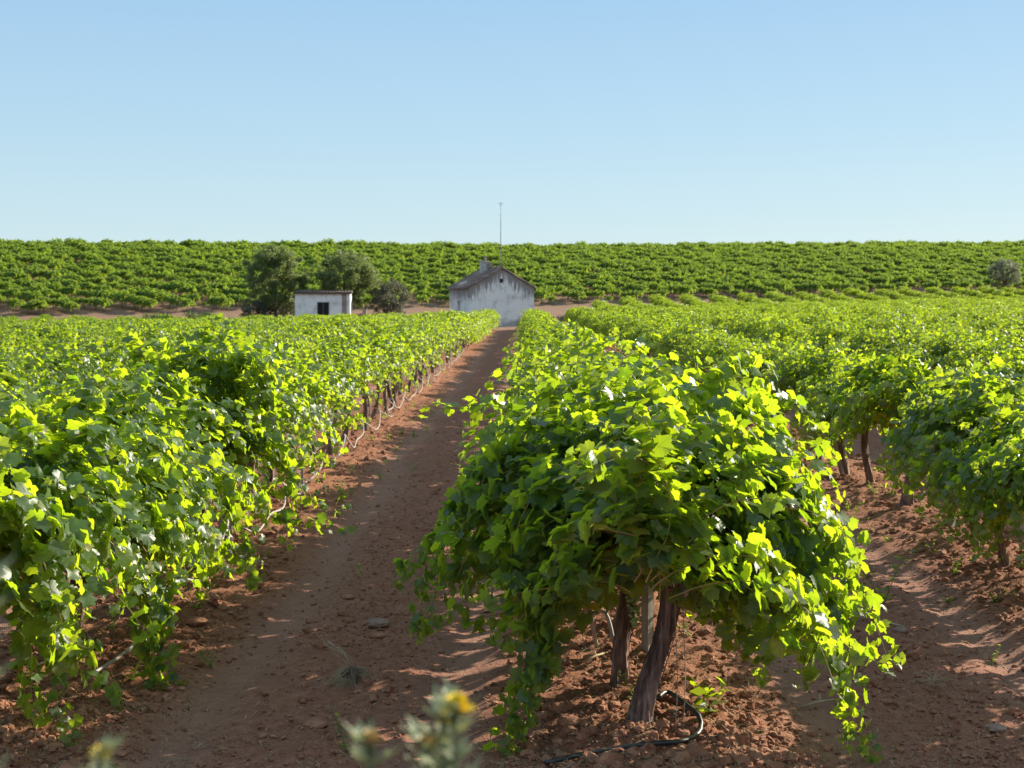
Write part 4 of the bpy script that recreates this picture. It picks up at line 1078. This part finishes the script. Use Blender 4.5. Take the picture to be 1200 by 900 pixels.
for i in range(150):
    k = rc.choice([-1, 0, 1, 1, 1, -1, 2]); y = 7.5 + 26 * rc.random() ** 1.3
    side = rc.normal(0, .35) + (.55 if k == -1 else -.75 if k == 1 else 0); x = ROW0 + k * PITCH + side
    weed(wb, x, y, rc.uniform(.05, .17), rc, int(rc.integers(2, 5)), 0, rc.uniform(.018, .035))
tag(wb.build('low_weeds', [M_LEAF]), 'sparse low green weeds sprouting along the foot of the rows', 'weeds', kind='stuff')
def weed_thing(px_, py_, d, h, lab, seed, size=.045, n=3, mat=M_LEAF):
    x, y, _ = scr(px_, py_, hit(px_, py_)); mb = MB(); weed(mb, x, y, h, np.random.default_rng(seed), n, 0, size); tag(mb.build('weed_plant', [mat]), lab, 'weed')
weed_thing(402, 893, 7.15, .24, 'small leafy green weed in the lane beside the yellow thistle', 61)
weed_thing(1040, 712, 11.0, .42, 'upright dark green weed in the right lane beyond the trailing shoots', 62, .07, 4)
weed_thing(400, 590, 16.3, .22, 'bright green weed patch at the edge of the left row beside the lane', 63, .05, 7)
weed_thing(225, 722, 10.3, .30, 'small pale weed under the left row beside a bare trunk', 64, .04, 6)
weed_thing(745, 820, 8.3, .20, 'little bright weed at the foot of the front trunks on their left', 65, .04, 3)
weed_thing(830, 850, 7.6, .22, 'cluster of bright young leaves on the soil beside the black pipe', 66, .08, 4)

def tuft(px_, py_, d, rad, lab, seed, core=True):
    x, y, _ = scr(px_, py_, hit(px_, py_)); z = gz(x, y); r = np.random.default_rng(seed); o = empty('dry_tuft', (x, y, z)); tag(o, lab, 'dry tuft', 'dried grass tufts on the lanes')
    if core:
        mb = MB(); V = lump(I2, r, .09) * rad * .62 + np.array([0, 0, rad * .45]); mb.add(V, I2[1]); mb.build('root_ball', [M_DRYROOT], o)
    mb = MB()
    for i in range(260 if core else 45):
        a = r.random() * 6.28; el = r.uniform(-.2, 1.2) if core else r.uniform(.0, .6); L = rad * r.uniform(.9, 1.9)
        p = np.array([0, 0, rad * .35]); d = np.array([math.cos(a) * math.cos(el), math.sin(a) * math.cos(el), math.sin(el)])
        q = np.linspace(0, 1, 5)[:, None]; P = p + d * L * q + np.array([0, 0, -L * .75]) * q ** 2 * (1 if core else .4); P[:, 2] = np.maximum(P[:, 2], .005)
        tube(mb, P, np.linspace(.0016, .0008, 5), 3, cap=False)
    if core:
        for i in range(7):
            P = polyshoot([(0, 0, rad * .9), (-.08 + r.normal(0, .02), .05, rad * 1.5 + r.normal(0, .02)), (-.2 + r.normal(0, .03), .16, rad * 1.9 + r.normal(0, .03))]); tube(mb, P, .0018, 3, cap=False)
    mb.build('straw', [M_STRAW], o)
tuft(410, 806, 8.55, .115, 'brown dried root ball with wispy straw lying on the dirt lane', 71)
tuft(1100, 812, 8.5, .11, 'flat bleached bunch of dry stems on the shaded right lane', 72, False)
for i, (px_, py_, d, s_, lab) in enumerate([(440, 738, 10.0, .075, 'flat pale stone in the middle of the dirt lane'), (405, 705, 10.9, .05, 'brown stone on the lane above the flat pale stone'),
        (441, 752, 9.65, .055, 'reddish clod-like stone just below the flat pale stone'), (1060, 744, 9.9, .045, 'rounded tan stone in the right lane near the trailing shoot tips'),
        (668, 858, 7.65, .055, 'reddish rock on loose soil left of the front trunk'), (365, 860, 7.6, .06, 'dark flat stone on the lane left of the thistle flowers'), (1175, 862, 7.6, .05, 'pale stone at the bottom right of the shaded lane'),
        (225, 735, 10.1, .07, 'large earthy rock under the left row behind the shoot curtain')]):
    x, y, _ = scr(px_, py_, hit(px_, py_)); r = np.random.default_rng(80 + i); mb = MB(); V = lump(I2, r, .045); V = V * np.array([1.2, 1, .75]) * s_; mb.add(V, I2[1])
    tag(mb.build('stone', [M_STONE if i in (0, 3, 6) else M_CLOD], smooth=False, loc=(x, y, gz(x, y) + s_ * .22)), lab, 'stone', 'stones on the lanes')
for i, (px_, py_, d, rot_, L, lab) in enumerate([(965, 835, 7.9, .5, .16, 'bleached forked twig on loose soil right of the black pipe'), (565, 760, 9.5, 1.2, .0, ''), (700, 780, 9.1, .9, .14, 'short pale twig on the soil left of the front trunks'),
        (1030, 735, 9.8, 2.4, .22, 'thin pale cane lying by the trailing shoots of the front vine')]):
    if not lab: continue
    x, y, _ = scr(px_, py_, hit(px_, py_)); z = gz(x, y); mb = MB(); c_, s2 = math.cos(rot_), math.sin(rot_)
    tube(mb, [(-c_ * L, -s2 * L, .02), (0, 0, .035), (c_ * L, s2 * L, .03)], [.007, .008, .004], 6); tube(mb, [(0, 0, .035), (c_ * L * .3 - s2 * .05, s2 * L * .3 + c_ * .05, .06)], [.006, .003], 5)
    tag(mb.build('twig', [M_STRAW], loc=(x, y, z)), lab, 'twig', 'twigs on the soil')

# ------------------------------------------------------------------ thistles in front of the camera
def thistle(heads, base, label, seed, fl=None):
    r = np.random.default_rng(seed); bz = gz(*base)
    o = empty('golden_thistle', (base[0], base[1], bz)); tag(o, label, 'thistle', 'thistles in the foreground')
    sm = MB(); lm = MB(); b = np.array([base[0], base[1], bz])
    for (px_, py_, d, kind_, size) in heads:
        h = np.array(scr(px_, py_, d)) - b
        P = polyshoot([(0, 0, -.03), (h[0] * .25, h[1] * .3, h[2] * .45), (h[0] * .8, h[1] * .85, h[2] * .8), tuple(h)], .03)
        tube(sm, P, np.linspace(.0045, .0032, len(P)), 6)
        L = []
        for p in P[int(len(P) * .25):]:
            for _ in range(5):
                a = r.random() * 6.28; L.append((p, np.array([math.cos(a), math.sin(a), .75]), np.array([-math.cos(a) * .4, -math.sin(a) * .4, 1]) + r.normal(0, .2, 3), r.uniform(.022, .045)))
        Pp = np.array([l[0] for l in L]); T = np.array([nrm(l[1]) for l in L]); N_ = np.array([nrm(l[2]) for l in L]); S = np.array([l[3] for l in L]); B = np.cross(T, N_)
        q = np.array([[0, 0, 0], [.14, .3, .02], [.30, .38, .1], [.12, .5, 0], [.22, .68, .1], [.07, .72, 0], [0, 1.15, 0], [-.07, .72, 0], [-.22, .68, .1], [-.12, .5, 0], [-.30, .38, .1], [-.14, .3, .02]])
        W = (B[:, None] * q[None, :, 0:1] + T[:, None] * q[None, :, 1:2] + N_[:, None] * q[None, :, 2:3]) * S[:, None, None] + Pp[:, None]
        lm.add(W.reshape(-1, 3), (np.array([[0, 1, 2, 3, 5, 6, 7, 9, 11]])[None] + (np.arange(len(Pp)) * 12)[:, None, None]).reshape(-1, 9), 0, (.6, 0, 0))
        lm.add(W.reshape(-1, 3), np.concatenate([(np.array([f])[None] + (np.arange(len(Pp)) * 12)[:, None, None]).reshape(-1, 3) for f in ([1, 2, 3], [3, 4, 5], [7, 8, 9], [9, 10, 11])]), 0, (.6, 0, 0))
        hm = MB()      # bracts and florets
        if kind_ in ('yellow', 'buff'):
            for i in range(70):
                a = r.random() * 6.28; el = r.uniform(.1, 1.5) if kind_ == 'yellow' else r.uniform(.5, 1.5)
                dd = np.array([math.cos(a) * math.cos(el), math.sin(a) * math.cos(el), math.sin(el)]); s2 = np.cross(dd, [0.3, .2, 1]); s2 = nrm(s2) * size * .16
                c = h + np.array([0, 0, size * .1]); L_ = size * r.uniform(.8, 1.1)
                hm.add([c - s2 * .3, c + s2 * .3, c + dd * L_ + s2, c + dd * L_ * 1.08, c + dd * L_ - s2], [[0, 1, 2, 3, 4]])
            hd = hm.build('flower_head', [M_YELLOW if kind_ == 'yellow' else M_BUFF], o)
            bm_ = MB()
            for i in range(36):
                a = r.random() * 6.28; el = r.uniform(-.3, 1.0); dd = np.array([math.cos(a) * math.cos(el), math.sin(a) * math.cos(el), math.sin(el)]); s2 = nrm(np.cross(dd, [0, 0, 1])) * size * .14
                c = h + np.array([0, 0, -size * .35]); bm_.add([c - s2, c + s2, c + dd * size * 1.2], [[0, 1, 2]])
            bm_.build('bract', [M_THISTLE], hd)
    sm.build('stem', [M_THISTLE], o); lm.build('leaves', [M_THISTLE], o)
thistle([(535, 843, 1.3, 'yellow', .0165), (519, 856, 1.31, 'yellow', .009), (430, 884, 1.25, 'buff', .013), (500, 890, 1.33, 'buff', .015)], (-.10, 1.36), 'thistle with a bright yellow flower head, out of focus at the bottom of the picture', 91)
thistle([(-40, 706, 1.0, 'buff', .013)], (-.52, 1.0), 'blurred pale thistle tip at the left edge of the picture', 92)
thistle([(108, 900, 1.15, 'yellow', .010)], (-.37, 1.2), 'blurred yellow thistle at the bottom edge beneath the left row', 93)

for _o in scene.objects:
    if 'label' in _o: assert 4 <= len(_o['label'].replace('-', ' ').split()) <= 16, _o['label']
